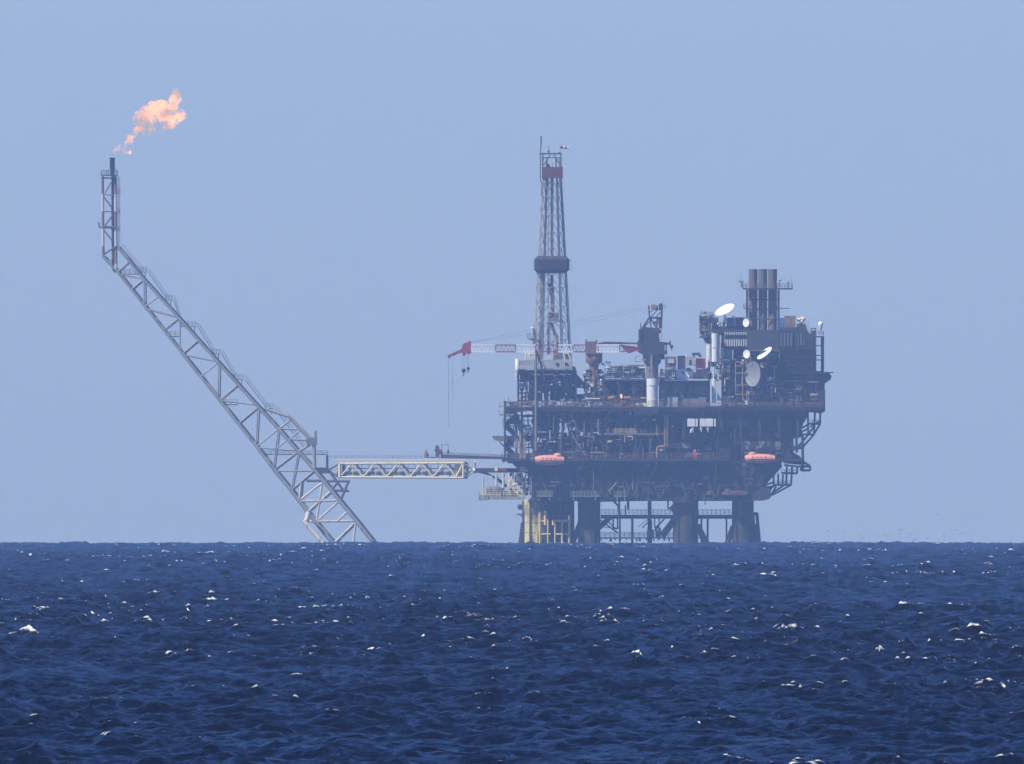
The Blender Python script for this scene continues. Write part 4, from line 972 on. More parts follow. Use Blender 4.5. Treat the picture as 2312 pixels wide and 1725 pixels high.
girts = [412, 443, 484, 524, 560, 617, 649, 691, 727, 767, 800]
b = MB()
for Y in girts:
    for k in range(4): b.bar(corner(k, Y), corner((k + 1) % 4, Y), .2, .2)
child(b, 'girt', M['boom'], DR)
for fc in range(4):
    b = MB()
    for Y0, Y1 in zip(girts, girts[1:]):
        m0 = (corner(fc, Y0) + corner((fc + 1) % 4, Y0)) / 2
        b.bar(m0, corner(fc, Y1), .2, .15); b.bar(m0, corner((fc + 1) % 4, Y1), .2, .15)
    child(b, 'bracing', M['mid'], DR)
b = MB(); b.box(px(1223.5), px(1271), cyy - 3.2, cyy + 3.2, pz(402), pz(377))
for k in range(16): X = px(1224) + k * .43; b.box(X, X + .08, cyy - 3.3, cyy - 3.203, pz(401), pz(378))
b.pbox(1226, 1232, 402, 408, -5, -4); b.pbox(1262, 1268, 402, 411, -5, -4)
child(b, 'crown_cladding', M['brown'], DR, 'reddish brown cladding box at the crown')
b = MB()
for X in (1225, 1266.5):
    for y in (cyy - 2.8, cyy + 2.8): b.ptube((X, 377), (X, 346), y, y, .22)
for y in (cyy - 2.8, cyy + 2.8):
    b.pbox(1218, 1267.5, 345.5, 349, y - .2, y + .2); b.ptube((1225, 356), (1267, 356), y, y, .15); b.ptube((1226, 375), (1242, 350), y, y, .2); b.ptube((1266, 375), (1251, 350), y, y, .2)
for X in (1219, 1267): b.tube(P(X, 347, cyy - 2.8), P(X, 347, cyy + 2.8), .2)
b.pbox(1236.5, 1241, 340, 346, -2.6, -1.6); b.ptube((1238.5, 330), (1238.5, 342), -2, -2, .1); b.ball(P(1237, 375, -3), .7, 8, 6); b.ptube((1247, 367), (1247, 377), -3, -3, .08); b.pbox(1261, 1266, 343, 346, -3, -2)
child(b, 'gin_pole', M['boomdark'], DR)
b = MB(); b.ptube((1221.5, 308), (1220.5, 346), -4.5, -4.5, .16); b.ptube((1221.5, 308), (1221.5, 330), -4.5, -4.5, .24); b.path([P(1220, 346, -5), P(1220, 408, -5), P(1224, 414, -5), P(1222, 440, -5)], .17); child(b, 'antenna', M['boomdark'], DR)
b = MB()      # racking board enclosure: eight sided, chamfered top and bottom
z0, z1 = pz(616), pz(578); hx, hy = (1285 - 1205) / 2 * S, 5.4; c0 = Vector((px(1245.5), cyy, 0))
def ring(hx, hy, z, ch): return [c0 + Vector((sx * (hx - (ch if q else 0)), sy * (hy - (0 if q else ch)), z)) for sx, sy, q in ((1, -1, 1), (1, -1, 0), (1, 1, 0), (1, 1, 1), (-1, 1, 1), (-1, 1, 0), (-1, -1, 0), (-1, -1, 1))]
rings = [ring(hx - 1.1, hy - 1, z0, .6), ring(hx, hy, z0 + 1.0, .8), ring(hx, hy, z1 - 1.1, .8), ring(hx - 1.1, hy - 1, z1, .6)]
vs = [v for r_ in rings for v in r_]; fs = [(i * 8 + k, i * 8 + (k + 1) % 8, (i + 1) * 8 + (k + 1) % 8, (i + 1) * 8 + k) for i in range(3) for k in range(8)]
b._add(vs, fs)
for k in range(22): X = c0.x - hx + 1 + k * .45; b.box(X, X + .07, cyy - hy - .09, cyy - hy - .004, z0 + 1.1, z1 - 1.2)
child(b, 'racking_board', M['dark'], DR)
b = MB(); b.pbox(1205, 1208, 586, 606, cyy - 5.6, cyy - 5.45); b.pbox(1285, 1290, 588, 590, -3, -1); b.ptube((1291, 598), (1291, 609), -2, -2, .07); b.ptube((1286, 598), (1291, 598), -2, -2, .07); b.ptube((1286, 609), (1291, 609), -2, -2, .07); child(b, 'side_hatch', M['mid'], DR)
b = MB(); b.pbox(1243, 1249.5, 402, 578, -2.6, -2.2); b.pbox(1243, 1243.8, 402, 800, -3, -1); b.pbox(1249, 1250, 402, 800, -3, -1)
for k in range(24): b.pbox(1241.5, 1252, 408 + 16.5 * k, 409 + 16.5 * k, -3.1, -2.7)
for k in range(4): b.ptube((1237.5 + .9 * k, 402), (1236 + .9 * k, 800), -1.5, -1.5, .045)
for k in range(9): b.ptube((1219 + .9 * k, 617), (1218 + .9 * k, 810), 0.4 + (k % 3) * .3, .4 + (k % 3) * .3, .06)
child(b, 'guide_rail', M['boom'], DR)
b = MB(); b.pbox(1236, 1248, 640, 646, -3.4, -1); b.pbox(1239, 1251, 646, 662, -3.6, -.6); b.lathe(P(1245, 666, -2), (0, 0, 1), [(0, .5), (.8, .9), (2.2, .9), (3, .4)], 12); b.pbox(1243, 1252, 666, 700, -2.8, -1.4); b.pbox(1246, 1252, 690, 712, -3, -1.4)
b.ptube((1247, 620), (1245, 640), -2, -2, .5); child(b, 'travelling_block', M['ochre'], DR)
b = MB(); b.pbox(1236, 1272, 722, 728, -6, 2); b.pbox(1239, 1262, 706, 722, -4.5, 0); b.path([P(1243, 728, -4), P(1256, 760, -4), P(1262, 800, -4)], .5, 8); b.path([P(1240, 728, -4), P(1235, 748, -4), P(1238, 772, -4)], .14); b.pbox(1236, 1241, 730, 800, -4, -3)
b.pbox(1216, 1221, 745, 812, -6, -5.5); b.pbox(1249, 1270, 790, 812, -6, -2); b.pbox(1214, 1226, 800, 812, -7, -4); b.pbox(1276, 1288, 800, 812, -5, -2)
child(b, 'stabbing_board', M['mid'], DR)
b = MB(); b.prism([(1190, 764), (1213, 764), (1213, 775), (1206, 772)], -7, -3); b.rails(px(1191), px(1212), -7, -3, pz(764), 'FL', h=1.6, r=.06, step=.8); child(b, 'side_balcony', M['mid'], DR)
b = MB(); b.lathe(P(1202.5, 757, -6), (0, 0, 1), [(0, .42), (2.0, .42), (2.1, .5), (2.6, .5), (2.6, 0)], 12); child(b, 'white_lantern', M['white'], DR)
b = MB()
for A, B in (((1192, 806), (1208, 790)), ((1186, 812), (1190, 790)), ((1208, 812), (1206, 786)), ((1276, 812), (1270, 790)), ((1288, 812), (1282, 794)), ((1186, 800), (1212, 800))): b.ptube(A, B, -12, -12, .25)
child(b, 'base_strut', M['cream'], DR)

# wind sock
WS = thing('wind_sock', 'red and white wind sock flying right from the derrick top', 'wind sock', P(1265.5, 346, -4.8))
b = MB(); b.ptube((1265.5, 346), (1265.5, 329), -4.8, -4.8, .06); child(b, 'pole', M['mid'], WS)
for k in range(4):
    b = MB(); X = 1266 + 4.7 * k; b.tube(P(X, 332 + .6 * k, -4.8), P(X + 4.7, 332.6 + .6 * k, -4.8), .55 - .07 * k, .48 - .07 * k, n=12, caps=False); child(b, 'sleeve_band', M['red' if k % 2 == 0 else 'white'], WS)

# ================================================================ main crane
CR = thing('main_crane', 'pedestal crane with a long red and white boom held level to the left', 'crane', P(1472, 921, -25))
cy = -25.0
b = MB(); b.tube(P(1472, 921, cy), P(1472, 868, cy), 1.75, n=24); b.tube(P(1473, 871, cy), P(1473, 855, cy), 1.95, n=24); b.tube(P(1472.5, 904, cy), P(1472.5, 902.6, cy), 1.82, n=24); child(b, 'pedestal', M['white'], CR)
b = MB(); b.tube(P(1472, 855, cy), P(1472, 826, cy), 1.9, n=24); b.lathe(P(1472, 826, cy), (0, 0, 1), [(0, 1.9), (1.0, 2.7), (2.8, 3.0), (3.6, 3.1)], 24); b.pbox(1432, 1446, 816, 817.5, cy - 1.5, cy + 1); b.ptube((1434, 804), (1434, 816), cy, cy, .05); b.ptube((1434, 806), (1445, 806), cy, cy, .05); child(b, 'upper_pedestal', M['mid'], CR)
b = MB(); b.pbox(1468, 1472, 800, 855, cy - 3.4, cy - 3.1); b.pbox(1447, 1458, 811, 815, cy - 3.6, cy - 3.2); child(b, 'ladder', M['tan'], CR)
b = MB(); b.prism([(1436, 792), (1506, 792), (1506, 800), (1448, 800)], cy - 3.6, cy + 3.6); b.ptube((1503.5, 775), (1503.5, 802), cy - 3, cy - 3, .2); b.pbox(1490, 1500, 800, 812, cy - 1, cy + 1.5)
b.rails(px(1486), px(1504), cy - 3.5, cy + 3.5, pz(792), 'FB', h=1.3, r=.05, step=.9); child(b, 'slewing_platform', M['dark'], CR)
b = MB(); b.prism([(1443, 746), (1452, 739), (1486, 741), (1489, 772), (1500, 776), (1500, 792), (1442, 792), (1437, 775), (1443, 765)], cy - 2.6, cy + 2.6); b.prism([(1486, 741), (1492, 746), (1491, 754), (1486, 752)], cy - 1.5, cy + 1); b.pbox(1441, 1447, 744, 770, cy - 3, cy - 2.2); child(b, 'machinery_house', M['dark'], CR)
b = MB(); b.prism([(1489, 772), (1512, 774), (1513, 779), (1489, 780)], cy - 1, cy + 1); b.prism([(1511, 769), (1514, 769), (1514, 777), (1518, 789), (1515, 791), (1511, 780)], cy - 1.2, cy + 1.2); b.ptube((1516, 779), (1519, 785), cy, cy, .25); child(b, 'counter_arm', M['dark'], CR)
b = MB()      # gantry (A frame)
for y in (cy - 1.8, cy + 1.8):
    for A, B, r in (((1464, 690), (1466, 717), .24), ((1494, 692), (1492, 742), .32), ((1448, 744), (1466, 717), .3), ((1446, 730), (1446, 745), .18), ((1464, 718), (1494, 718), .32), ((1466, 717), (1482, 741), .25), ((1466, 717), (1470, 741), .2),
                    ((1464, 708), (1474, 700), .15), ((1468, 717), (1484, 700), .15), ((1480, 717), (1494, 702), .15), ((1452, 742), (1470, 722), .18), ((1484, 718), (1482, 741), .3), ((1477, 730), (1492, 730), .22), ((1494, 742), (1486, 720), .2)):
        b.ptube(A, B, y, y, r)
b.pbox(1476, 1481, 726, 732, cy - 1.7, cy + 1.7); b.pbox(1487, 1494, 719, 742, cy - 1, cy - .3)
child(b, 'gantry', M['dark'], CR)
b = MB(); b.pbox(1474, 1486, 690, 701, cy - 1.4, cy + 1.4); b.ptube((1475, 694), (1475, 694.1), cy - 2, cy + 2, .9, n=14); child(b, 'sheave_nest', M['ochre'], CR)
b = MB(); b.pbox(1487, 1495.5, 686, 701, cy - 1.6, cy + 1.6); b.ptube((1493.5, 700), (1493.5, 772), cy, cy, .05); b.rails(px(1490), px(1501), cy - 1.5, cy + 1.5, pz(698), 'FR', h=1.2, r=.05, step=.8); b.ptube((1494, 686), (1496, 680), cy, cy, .06); child(b, 'top_cabin', M['dark'], CR)
# boom
BX = [(1065, 1118.7, 'w'), (1118.7, 1165, 'r'), (1165, 1209, 'w'), (1209, 1260, 'r'), (1260, 1293, 'w'), (1293, 1346, 'r'), (1346, 1398, 'w'), (1398, 1444, 'r')]
def top(X): return 779.5 if X < 1398 else 779.5 + (X - 1398) * .13
def bot(X): return (794.8 if 1090 < X < 1398 else 793.8) if X < 1398 else 794.8 - (X - 1398) * .1
bt = 0
for X0, X1, c_ in BX:
    b = MB(); n_ = max(3, round((X1 - X0) / 9)); dx = (X1 - X0) / n_
    for y in (cy - 1.1, cy + 1.1):
        cw = .5 if c_ == 'w' else .36; b.bar(P(X0, top(X0), y), P(X1, top(X1), y), cw, cw); b.bar(P(X0, bot(X0), y), P(X1, bot(X1), y), cw, cw)
        for k in range(n_):
            A = X0 + dx * k; B = A + dx; ww = .24 if c_ == 'w' else .13; b.bar(P(A, bot(A), y), P((A + B) / 2, top(A), y), ww, ww); b.bar(P((A + B) / 2, top(A), y), P(B, bot(B), y), ww, ww)
    for k in range(n_ + 1):
        A = X0 + dx * k
        for f in (top, bot): b.bar(P(A, f(A), cy - 1.1), P(A, f(A), cy + 1.1), .12, .12)
        if k < n_: b.bar(P(A, bot(A), cy - 1.1), P(A + dx, bot(A), cy + 1.1), .14, .14); b.bar(P(A, top(A), cy - 1.1), P(A + dx, top(A), cy + 1.1), .14, .14)
    b.bar(P(X0, top(X0), cy - 1.1), P(X0, bot(X0), cy - 1.1), .26, .2); b.bar(P(X1 - .5, top(X1), cy - 1.1), P(X1 - .5, bot(X1), cy - 1.1), .26, .2)
    if X0 == 1398:
        b.prism([(1402, 781), (1444, 786), (1444, 790), (1420, 798), (1412, 794)], cy - 1.0, cy - .8); b.prism([(1402, 781), (1444, 786), (1444, 790), (1420, 798), (1412, 794)], cy + .8, cy + 1.0)
    child(b, 'boom_section', M['cranewhite' if c_ == 'w' else 'red'], CR)
b = MB(); b.prism([(1043, 784), (1047, 775), (1055, 774), (1058, 770.5), (1064, 771), (1065, 797), (1054, 798), (1050, 800), (1043, 797)], cy - 1.1, cy + 1.1); b.prism([(1043, 788), (1043, 797), (1020, 804), (1015, 809), (1011, 806), (1010, 803)], cy - .6, cy + .6)
child(b, 'boom_head', M['red'], CR)
b = MB()
for X, Y in ((1048, 800), (1059, 797), (1025, 802), (1015, 807)): b.ptube((X, Y), (X, Y + .01), cy - .5, cy + .5, .5 if X > 1030 else .32, n=14); b.tube(P(X, Y, cy - .6), P(X, Y, cy + .6), .5 if X > 1030 else .3, n=14)
child(b, 'sheave', M['dark'], CR)
b = MB()
for y in (cy - 1, cy + 1):
    b.bar(P(1064.7, 772.6, y), P(1464, 693, y), .055, .055)
    a = P(1064.7, 773, y); z = P(1464, 697, y); pts = [a.lerp(z, t / 12) - Vector((0, 0, 3.2 * (t / 12) * (1 - t / 12) * 1.2)) for t in range(13)]
    for p, q in zip(pts, pts[1:]): b.bar(p, q, .05, .05)
child(b, 'pendant_cable', M['cable'], CR)
b = MB()
for X, Y0, Y1, r in ((1045.5, 800, 833, .035), (1048.5, 800, 833, .035), (1055.5, 798, 829, .035), (1058.5, 798, 829, .035), (1013, 808, 968, .045), (1022.5, 804, 908, .035)): b.ptube((X, Y0), (X, Y1), cy, cy, r, n=5)
b.tube(P(1013, 888, cy), P(1013, 895, cy), .12); b.tube(P(1022.5, 856, cy), P(1022.5, 864, cy), .12)
child(b, 'hoist_rope', M['cable'], CR)
for X, Y, s_ in ((1047, 834, 1.0), (1057.3, 830, .75)):
    b = MB(); b.lathe(P(X, Y + 9 * s_, cy), (0, 0, 1), [(0, .12), (.35 * s_, .45 * s_), (.9 * s_, .75 * s_), (1.2 * s_, .65 * s_), (1.5 * s_, .2)], 12); b.path([P(X, Y + 8 * s_, cy), P(X + .5, Y + 13 * s_, cy), P(X - 1, Y + 15 * s_, cy), P(X - 3 * s_, Y + 13 * s_, cy)], .12); child(b, 'hook_block', M['dark'], CR)

# gull gliding by the crane and birds low over the water
def bird(name, c, span, bank, label, group=None, mat='black'):
    b = MB(); c = Vector(c); up = Vector((0, 0, 1))
    b.lathe(c + Vector((-span * .18, 0, 0)), (1, 0, 0), [(0, .001), (span * .05, span * .035), (span * .18, span * .06), (span * .3, span * .04), (span * .36, .002)], 8)
    for s_ in (-1, 1):
        w0 = c + Vector((0, 0, span * .02)); w1 = w0 + Vector((span * .03, s_ * span * .12, span * .1 + s_ * bank)); w1 += Vector((s_ * span * .24, 0, 0)); w2 = w1 + Vector((s_ * span * .26, s_ * span * .1, -span * .04 + s_ * bank))
        ch = span * .1
        vs = [w0 + Vector((0, -ch, 0)), w0 + Vector((0, ch, 0)), w1 + Vector((0, ch * .8, 0)), w1 + Vector((0, -ch * .8, 0)), w2]
        vs2 = [v - up * .04 for v in vs]; o_ = len(b.v)
        b._add(vs + vs2, [(0, 1, 2, 3), (3, 2, 4), (5, 8, 7, 6), (8, 9, 7), (0, 3, 8, 5), (1, 6, 7, 2), (3, 4, 9, 8), (2, 7, 9, 4)])
    return solo(b, name, M[mat], label, 'bird', c, group)
bird('seabird', P(1498, 674, -30), 1.6, .05, 'dark gull gliding just above the crane gantry', mat='dark')
rb = random.Random(9)
spots = [(1906, 1203), (1944, 1210), (1952, 1216), (1974, 1209), (2000, 1207), (2004, 1211), (2034, 1196), (2034, 1206), (2047, 1214), (2057, 1205), (2064, 1218), (2066, 1221), (2098, 1217), (2132, 1212), (2134, 1208), (2156, 1197), (2168, 1204), (2188, 1203), (1870, 1199), (2117, 1162), (676, 1153)]
for k, (X, Y) in enumerate(spots):
    lab = 'tiny dark bird flying just over the horizon right of the platform'
    grp = 'birds over the horizon'
    if (X, Y) == (2117, 1162): lab = 'lone dark bird highest above the flock at right'; grp = None
    if (X, Y) == (676, 1153): lab = 'lone dark bird flying left of the flare tower foot'; grp = None
    bird('seabird', P(X, Y, rb.uniform(-40, 60)), rb.uniform(1.2, 1.8), rb.uniform(-.1, .1), lab, grp, mat='black')
for X, Y, lab in ((924, 1149, 'tiny white gull over the water between bridge and horizon'), (587, 1070, 'tiny white gull left of the leaning flare tower')): bird('seabird', P(X, Y, -20), .5, .05, lab, None, mat='white')

# ================================================================ second crane
C2 = thing('small_crane', 'rusty smaller crane with its dark boom laid behind the red and white one', 'crane', P(1341, 919, -12))
b = MB(); b.tube(P(1341, 919, -12), P(1341, 832, -12), 1.2, n=18); b.lathe(P(1341, 834, -12), (0, 0, 1), [(0, 1.3), (1.4, 1.5), (2.4, 2.6), (5.6, 2.7), (5.7, 2.0)], 12); child(b, 'pedestal', M['ochre'], C2)
b = MB(); b.pbox(1321, 1345, 771, 794, -14, -10); b.pbox(1345, 1352, 780, 794, -14, -10.5); b.pbox(1321.5, 1325, 766, 771, -13, -12); b.pbox(1345, 1348.5, 767, 780, -13, -12); b.pbox(1322, 1360, 793.5, 799, -15, -9); child(b, 'machinery_house', M['stack'], C2)
b = MB(); b.prism([(1350, 775), (1368, 771.5), (1440, 774), (1440, 777), (1350, 778)], -12.8, -11.2); child(b, 'boom', M['dark'], C2)
cl(C2, 1317, 1363, 836, 915, -15, -9.5, 110, ['ochre', 'rust', 'tan', 'dark', 'mid', 'ochre'], 41, big=.6, name='hose_reel')
b = MB(); b.prism([(1322, 889), (1341, 884), (1342, 896), (1321, 901)], -16, -14); child(b, 'winch_drum', M['tan'], C2)
b = MB(); b.ball(P(1361, 822, -13), .5, 10, 8); b.ball(P(1351, 824, -13), .35, 8, 6); b.ball(P(1320, 842, -15), .4, 8, 6); b.ball(P(1357, 859, -15), .4, 8, 6); b.pbox(1318, 1326, 894, 900, -16.6, -16.05); b.pbox(1331, 1340, 866, 874, -15.6, -15.2); child(b, 'lamp', M['white'], C2)

# ================================================================ pipe deck
PD = thing('pipe_deck', 'dark raised pipe rack full of drill pipes between the two cranes', 'pipe rack', P(1412, 919, -8))
b = MB(); b.pbox(1360, 1462, 856, 860, -23, 18)
for X in (1364, 1398, 1430, 1460):
    for y in (-22, -6, 12): b.pbox(X - 2, X + 2, 860, 919, y - .3, y + .3)
child(b, 'deck_frame', M['dark2'], PD)
b = MB(); b.rails(px(1362), px(1456), -22.8, 17.8, pz(856), 'FLR', h=2.0, r=.06, step=1.6, bars=4); child(b, 'railing', M['mid'], PD)
b = MB()
for row in range(6):
    for k in range(16): b.ptube((1366 + row * 1.5, 852 - 4.6 * row), (1456, 852 - 4.6 * row), -16 + 1.2 * k, -16 + 1.2 * k, .24, n=6)
child(b, 'drill_pipe', M['dark2'], PD)
b = MB()
for k in range(8): X = 1366 + 12.5 * k; b.pbox(X - 1, X + 1, 826, 856, -17.2, -16.8); b.pbox(X - 1, X + 1, 822 + (k % 3), 856, 4, 4.4)
b.pbox(1418, 1456, 824, 838, -10, 0); b.pbox(1395, 1412, 826, 834, -8, 0)
b.ptube((1370, 818), (1374, 826), -10, -10, .1); b.ball(P(1369, 817.5, -10), .3, 6, 5); b.ball(P(1376, 819, -10), .35, 6, 5)
child(b, 'pipe_stanchion', M['mid'], PD)
cl(PD, 1366, 1456, 828, 855, -20, -17.5, 46, ['mid', 'dark', 'dark2', 'light'], 51, big=.4)
b = MB(); wall(b, 1360, 1470, 861, 918, -4, rib=2.2); child(b, 'back_wall', M['dark2'], PD)
cl(PD, 1362, 1458, 864, 917, -20, -6, 70, ['dark', 'dark2', 'dark', 'mid', 'ochre'], 52, big=.8)
b = MB(); b.prism([(1358, 880), (1366, 876), (1382, 908), (1372, 908)], -18, -17); b.ptube((1448, 862), (1448, 900), -20, -20, .1); b.ptube((1438, 866), (1438, 905), -20, -20, .1); b.ptube((1424, 905), (1450, 893), -20, -20, .2); child(b, 'chute', M['mid'], PD)
# small pilot flame in the shadow
pf = MB(); pf.ball(P(1401.5, 896, -21), .52, 12, 8, (1, .8, 1.15)); pf.ball(P(1400, 892.5, -21), .28, 8, 6, (.8, .8, 1.6)); pf.ball(P(1403.5, 892, -21), .22, 8, 6, (.8, .8, 1.5))
pm, n1, l1, b1 = nt('pilot_flame'); b1.inputs['Base Color'].default_value = (1, .5, .2, 1); b1.inputs['Emission Color'].default_value = (1, .62, .33, 1); b1.inputs['Emission Strength'].default_value = 1.25
solo(pf, 'small_flame', pm, 'small bright orange flame in the dark bay under the pipe rack', 'flame', P(1401.5, 900, -21))
pf = MB(); pf.ptube((1401.5, 901), (1401.5, 919), -21, -21, .2); pf.lathe(P(1401.5, 904, -21), (0, 0, 1), [(0, .2), (.4, .45), (.5, .4)], 10); pf.pbox(1398, 1405, 906, 909, -21.6, -20.6)
solo(pf, 'burner_stand', M['rust'], 'rusty burner post under the small flame', 'burner', P(1401.5, 919, -21))
# pale valve house at the crane foot
b = MB(); b.prism([(1434, 912), (1436, 910), (1458, 910), (1458, 921), (1440, 921)], -24, -20); b.pbox(1444, 1457, 914, 921.5, -24.6, -24.05); b.ptube((1420, 918), (1434, 911), -22, -22, .3)
solo(b, 'winch_house', M['cream'], 'low cream winch housing at the foot of the white crane pedestal', 'winch', P(1446, 921, -22))
b = MB(); b.pbox(1432, 1486, 921, 936, -28.6, -27.6)
for k in range(9): b.pbox(1434 + 6 * k, 1435.5 + 6 * k, 922, 935, -28.9, -28.65)
solo(b, 'balcony', M['dark2'], 'dark balcony hanging under the foot of the main crane', 'balcony', P(1459, 936, -28))

# ================================================================ deck modules between crane and quarters
SM = thing('storage_module', 'dark grey store with tall recessed panels under a pale deck edge', 'module', P(1542, 919, -10))
b = MB(); b.pbox(1488, 1600, 860, 919, -20, 14)
for X0, X1 in ((1490, 1512), (1516, 1532), (1535, 1546), (1552, 1592)): b.pbox(X0, X1, 866, 896, -20.35, -20.02)
b.pbox(1530, 1594, 897, 918, -22, -20.02)
child(b, 'store_wall', M['mid'], SM)
b = MB(); b.pbox(1499, 1597, 856, 859, -24, 14); b.pbox(1486, 1500, 852, 858, -22, 8); child(b, 'deck_edge', M['light'], SM)
b = MB()
for X in (1513, 1548.5, 1564, 1598): b.pbox(X - 1.2, X + 1.2, 859, 918, -21.5, -20.4)
b.pbox(1488, 1600, 860, 865, -23, -20.4); b.rails(px(1488), px(1600), -24, -20, pz(919), 'F', h=1.2, r=.06, step=1.4); child(b, 'shade_beam', M['dark'], SM)
b = MB(); b.vessel(P(1500, 901, -23), P(1488, 903, -23), .35, 10); b.ptube((1522, 886), (1529, 884), -20.6, -20.6, .15); b.ptube((1558, 885), (1568, 883), -20.6, -20.6, .15); child(b, 'bottle', M['white'], SM)
def cab(name, X0, X1, Y0, Y1, y0, y1, mat, label, cat, door=None, corr=True):
    t = thing(name, label, cat, P((X0 + X1) / 2, Y1, (y0 + y1) / 2)); b = MB(); b.pbox(X0, X1, Y0, Y1, y0, y1)
    if corr:
        n_ = int((X1 - X0) * S / .35)
        for k in range(1, n_): X = px(X0) + k * .35; b.box(X, X + .12, y0 - .07, y0 - .003, pz(Y1) + .12, pz(Y0) - .12)
        n_ = int((y1 - y0) / .5)
        for k in range(1, n_): b.box(px(X0) - .07, px(X0) - .003, y0 + k * .5, y0 + k * .5 + .2, pz(Y1) + .12, pz(Y0) - .12)
    child(b, 'body', M[mat], t)
    b = MB()
    for X in (X0, X1):
        for y in (y0, y1): b.pbox(X - .6, X + .6, Y0 - .5, Y1, y - .09, y + .09)
    for Y in (Y0, Y1):
        b.pbox(X0, X1, Y - .6, Y + .6, y0 - .1, y0 - .072 + .06)
    child(b, 'corner_frame', M[mat], t)
    if door:
        b = MB(); b.pbox(*door, y0 - .14, y0 - .08); child(b, 'door', M['dark2'], t)
    return t
cab('grey_cabinet', 1505, 1529, 897.5, 919, -24, -21.6, 'light', 'pale grey cabinet on deck right of the white crane pedestal', 'cabinet')
cab('shipping_container', 1571, 1592, 810, 832, -18, -12, 'contred', 'small red shipping container beside the white columns', 'container')
cab('machinery_cabin', 1547, 1571, 806, 826, -14, -8, 'light', 'pale grey machinery cabin left of the red container', 'cabin', door=(1556, 1561, 813, 824))
cab('dark_cabin', 1530, 1547, 804, 834, -13, -8, 'dark2', 'dark cabin between two paler ones right of the crane', 'cabin')
GC = cab('grey_cabin', 1502, 1526, 806, 835, -12, -7, 'mid', 'grey cabin nearest the crane with a pale front panel', 'cabin', door=None)
b = MB(); b.pbox(1562, 1581, 796.5, 803, -13, -9); b.pbox(1577, 1584, 802, 806, -12, -9); b.pbox(1564, 1568, 800, 806, -12.5, -11.8)
solo(b, 'cooling_unit', M['dark'], 'dark cooling unit on the roof of the pale grey machinery cabin', 'cooling unit', P(1572, 806, -11))
b = MB(); b.pbox(1508, 1522, 810, 820, -12.5, -12.15); child(b, 'front_panel', M['light'], GC)
b = MB(); b.lathe(P(1550, 824, -13.5), (0, 0, 1), [(0, .25), (2.8, .25), (3.1, .4), (3.4, .2)], 10); solo(b, 'vent_pipe', M['white'], 'white mushroom vent between the dark and the pale cabins', 'vent', P(1550, 824, -13.5))
WT = thing('white_tank', 'dented white tank on the pale deck edge', 'tank', P(1541, 856, -20))
b = MB(); b.prism([(1525, 838), (1530, 834), (1546, 834), (1556, 839), (1558, 848), (1554, 854), (1527, 854)], -22, -17); child(b, 'shell', M['white'], WT)
b = MB(); b.pbox(1541, 1542, 838, 846, -22.2, -22.02); b.bar(P(1538, 839, -22.2), P(1544, 846, -22.2), .2, .2); child(b, 'handle', M['dark'], WT)
cl(SM, 1488, 1600, 833, 856, -19, 6, 90, ['dark', 'mid', 'dark2', 'light', 'light', 'tan', 'mid'], 61, big=.7, name='deck_equipment')
b = MB(); b.pbox(1501, 1511, 837, 856, -19, -16); child(b, 'pale_locker', M['light'], SM)
b = MB(); b.path([P(1560, 855, -20), P(1561, 840, -20), P(1565, 836, -20), P(1570, 840, -20)], .4, 8); child(b, 'white_bend', M['light'], SM)
b = MB(); b.pbox(1564, 1600, 834, 856, -17, 2); child(b, 'tank_block', M['mid'], SM)

# ================================================================ quarters, left tower and exhausts
LQ = thing('accommodation_block', 'big dark accommodation block with stepped roof at the right end', 'building', P(1770, 917, 0))
b = MB(); b.prism([(1686, 917), (1686, 745), (1758, 745), (1758, 739), (1800, 739), (1804, 730), (1818, 732), (1824, 752), (1842, 758), (1842, 842), (1842, 880), (1822, 880), (1822, 917)], -20, 16)
child(b, 'wall', M['dark2'], LQ)
b = MB()
for X0, X1, Y0, Y1 in ((1758, 1790, 752, 782), (1800, 1815, 752, 780), (1780, 1809, 888, 910), (1700, 1740, 880, 900), (1716, 1730, 895, 918), (1796, 1812, 866, 880)): b.pbox(X0, X1, Y0, Y1, -20.35, -20.02)
child(b, 'wall_panel', M['mid'], LQ)
b = MB()
for k in range(10):
    for r_ in range(5): X = 1762 + 8 * k; Y = 795 + 18 * r_; b.pbox(X, X + 3, Y, Y + 4, -20.2, -20.02)
child(b, 'window', M['glass'], LQ)
b = MB()
for Y in (788, 806, 824, 842, 860, 884): b.pbox(1755, 1842 if Y < 880 else 1820, Y, Y + 1.6, -21, -20.02)
for k in range(12): X = 1757 + 7.4 * k; b.pbox(X, X + 1, 740 if X < 1815 else 760, 916 if X < 1815 else 878, -20.7, -20.4)
child(b, 'gallery', M['dark'], LQ)
b = MB(); b.rails(px(1758), px(1800), -20, 16, pz(739), 'FR', h=1.1, r=.05, step=1.4); b.rails(px(1824), px(1858), -20, -6, pz(757), 'FR', h=1.2, r=.06, step=1.1)
b.pbox(1836, 1860, 759, 762, -20, -6); b.ptube((1830, 741), (1830, 758), -19, -19, .15); b.ptube((1840, 741), (1840, 758), -19, -19, .15); b.ptube((1830, 742), (1842, 742), -19, -19, .15); b.pbox(1832, 1839, 746, 757, -18, -15)
for k in range(4): b.ptube((1820, 728 + 5 * k), (1826, 728 + 5 * k), -19, -19, .06)
child(b, 'roof_railing', M['dark'], LQ)
cl(LQ, 1690, 1756, 800, 915, -21.5, -20.2, 80, ['dark', 'mid', 'dark2', 'dark', 'stack', 'tan', 'light'], 71, big=.7)
b = MB()      # zigzag stairs at the front left of the block
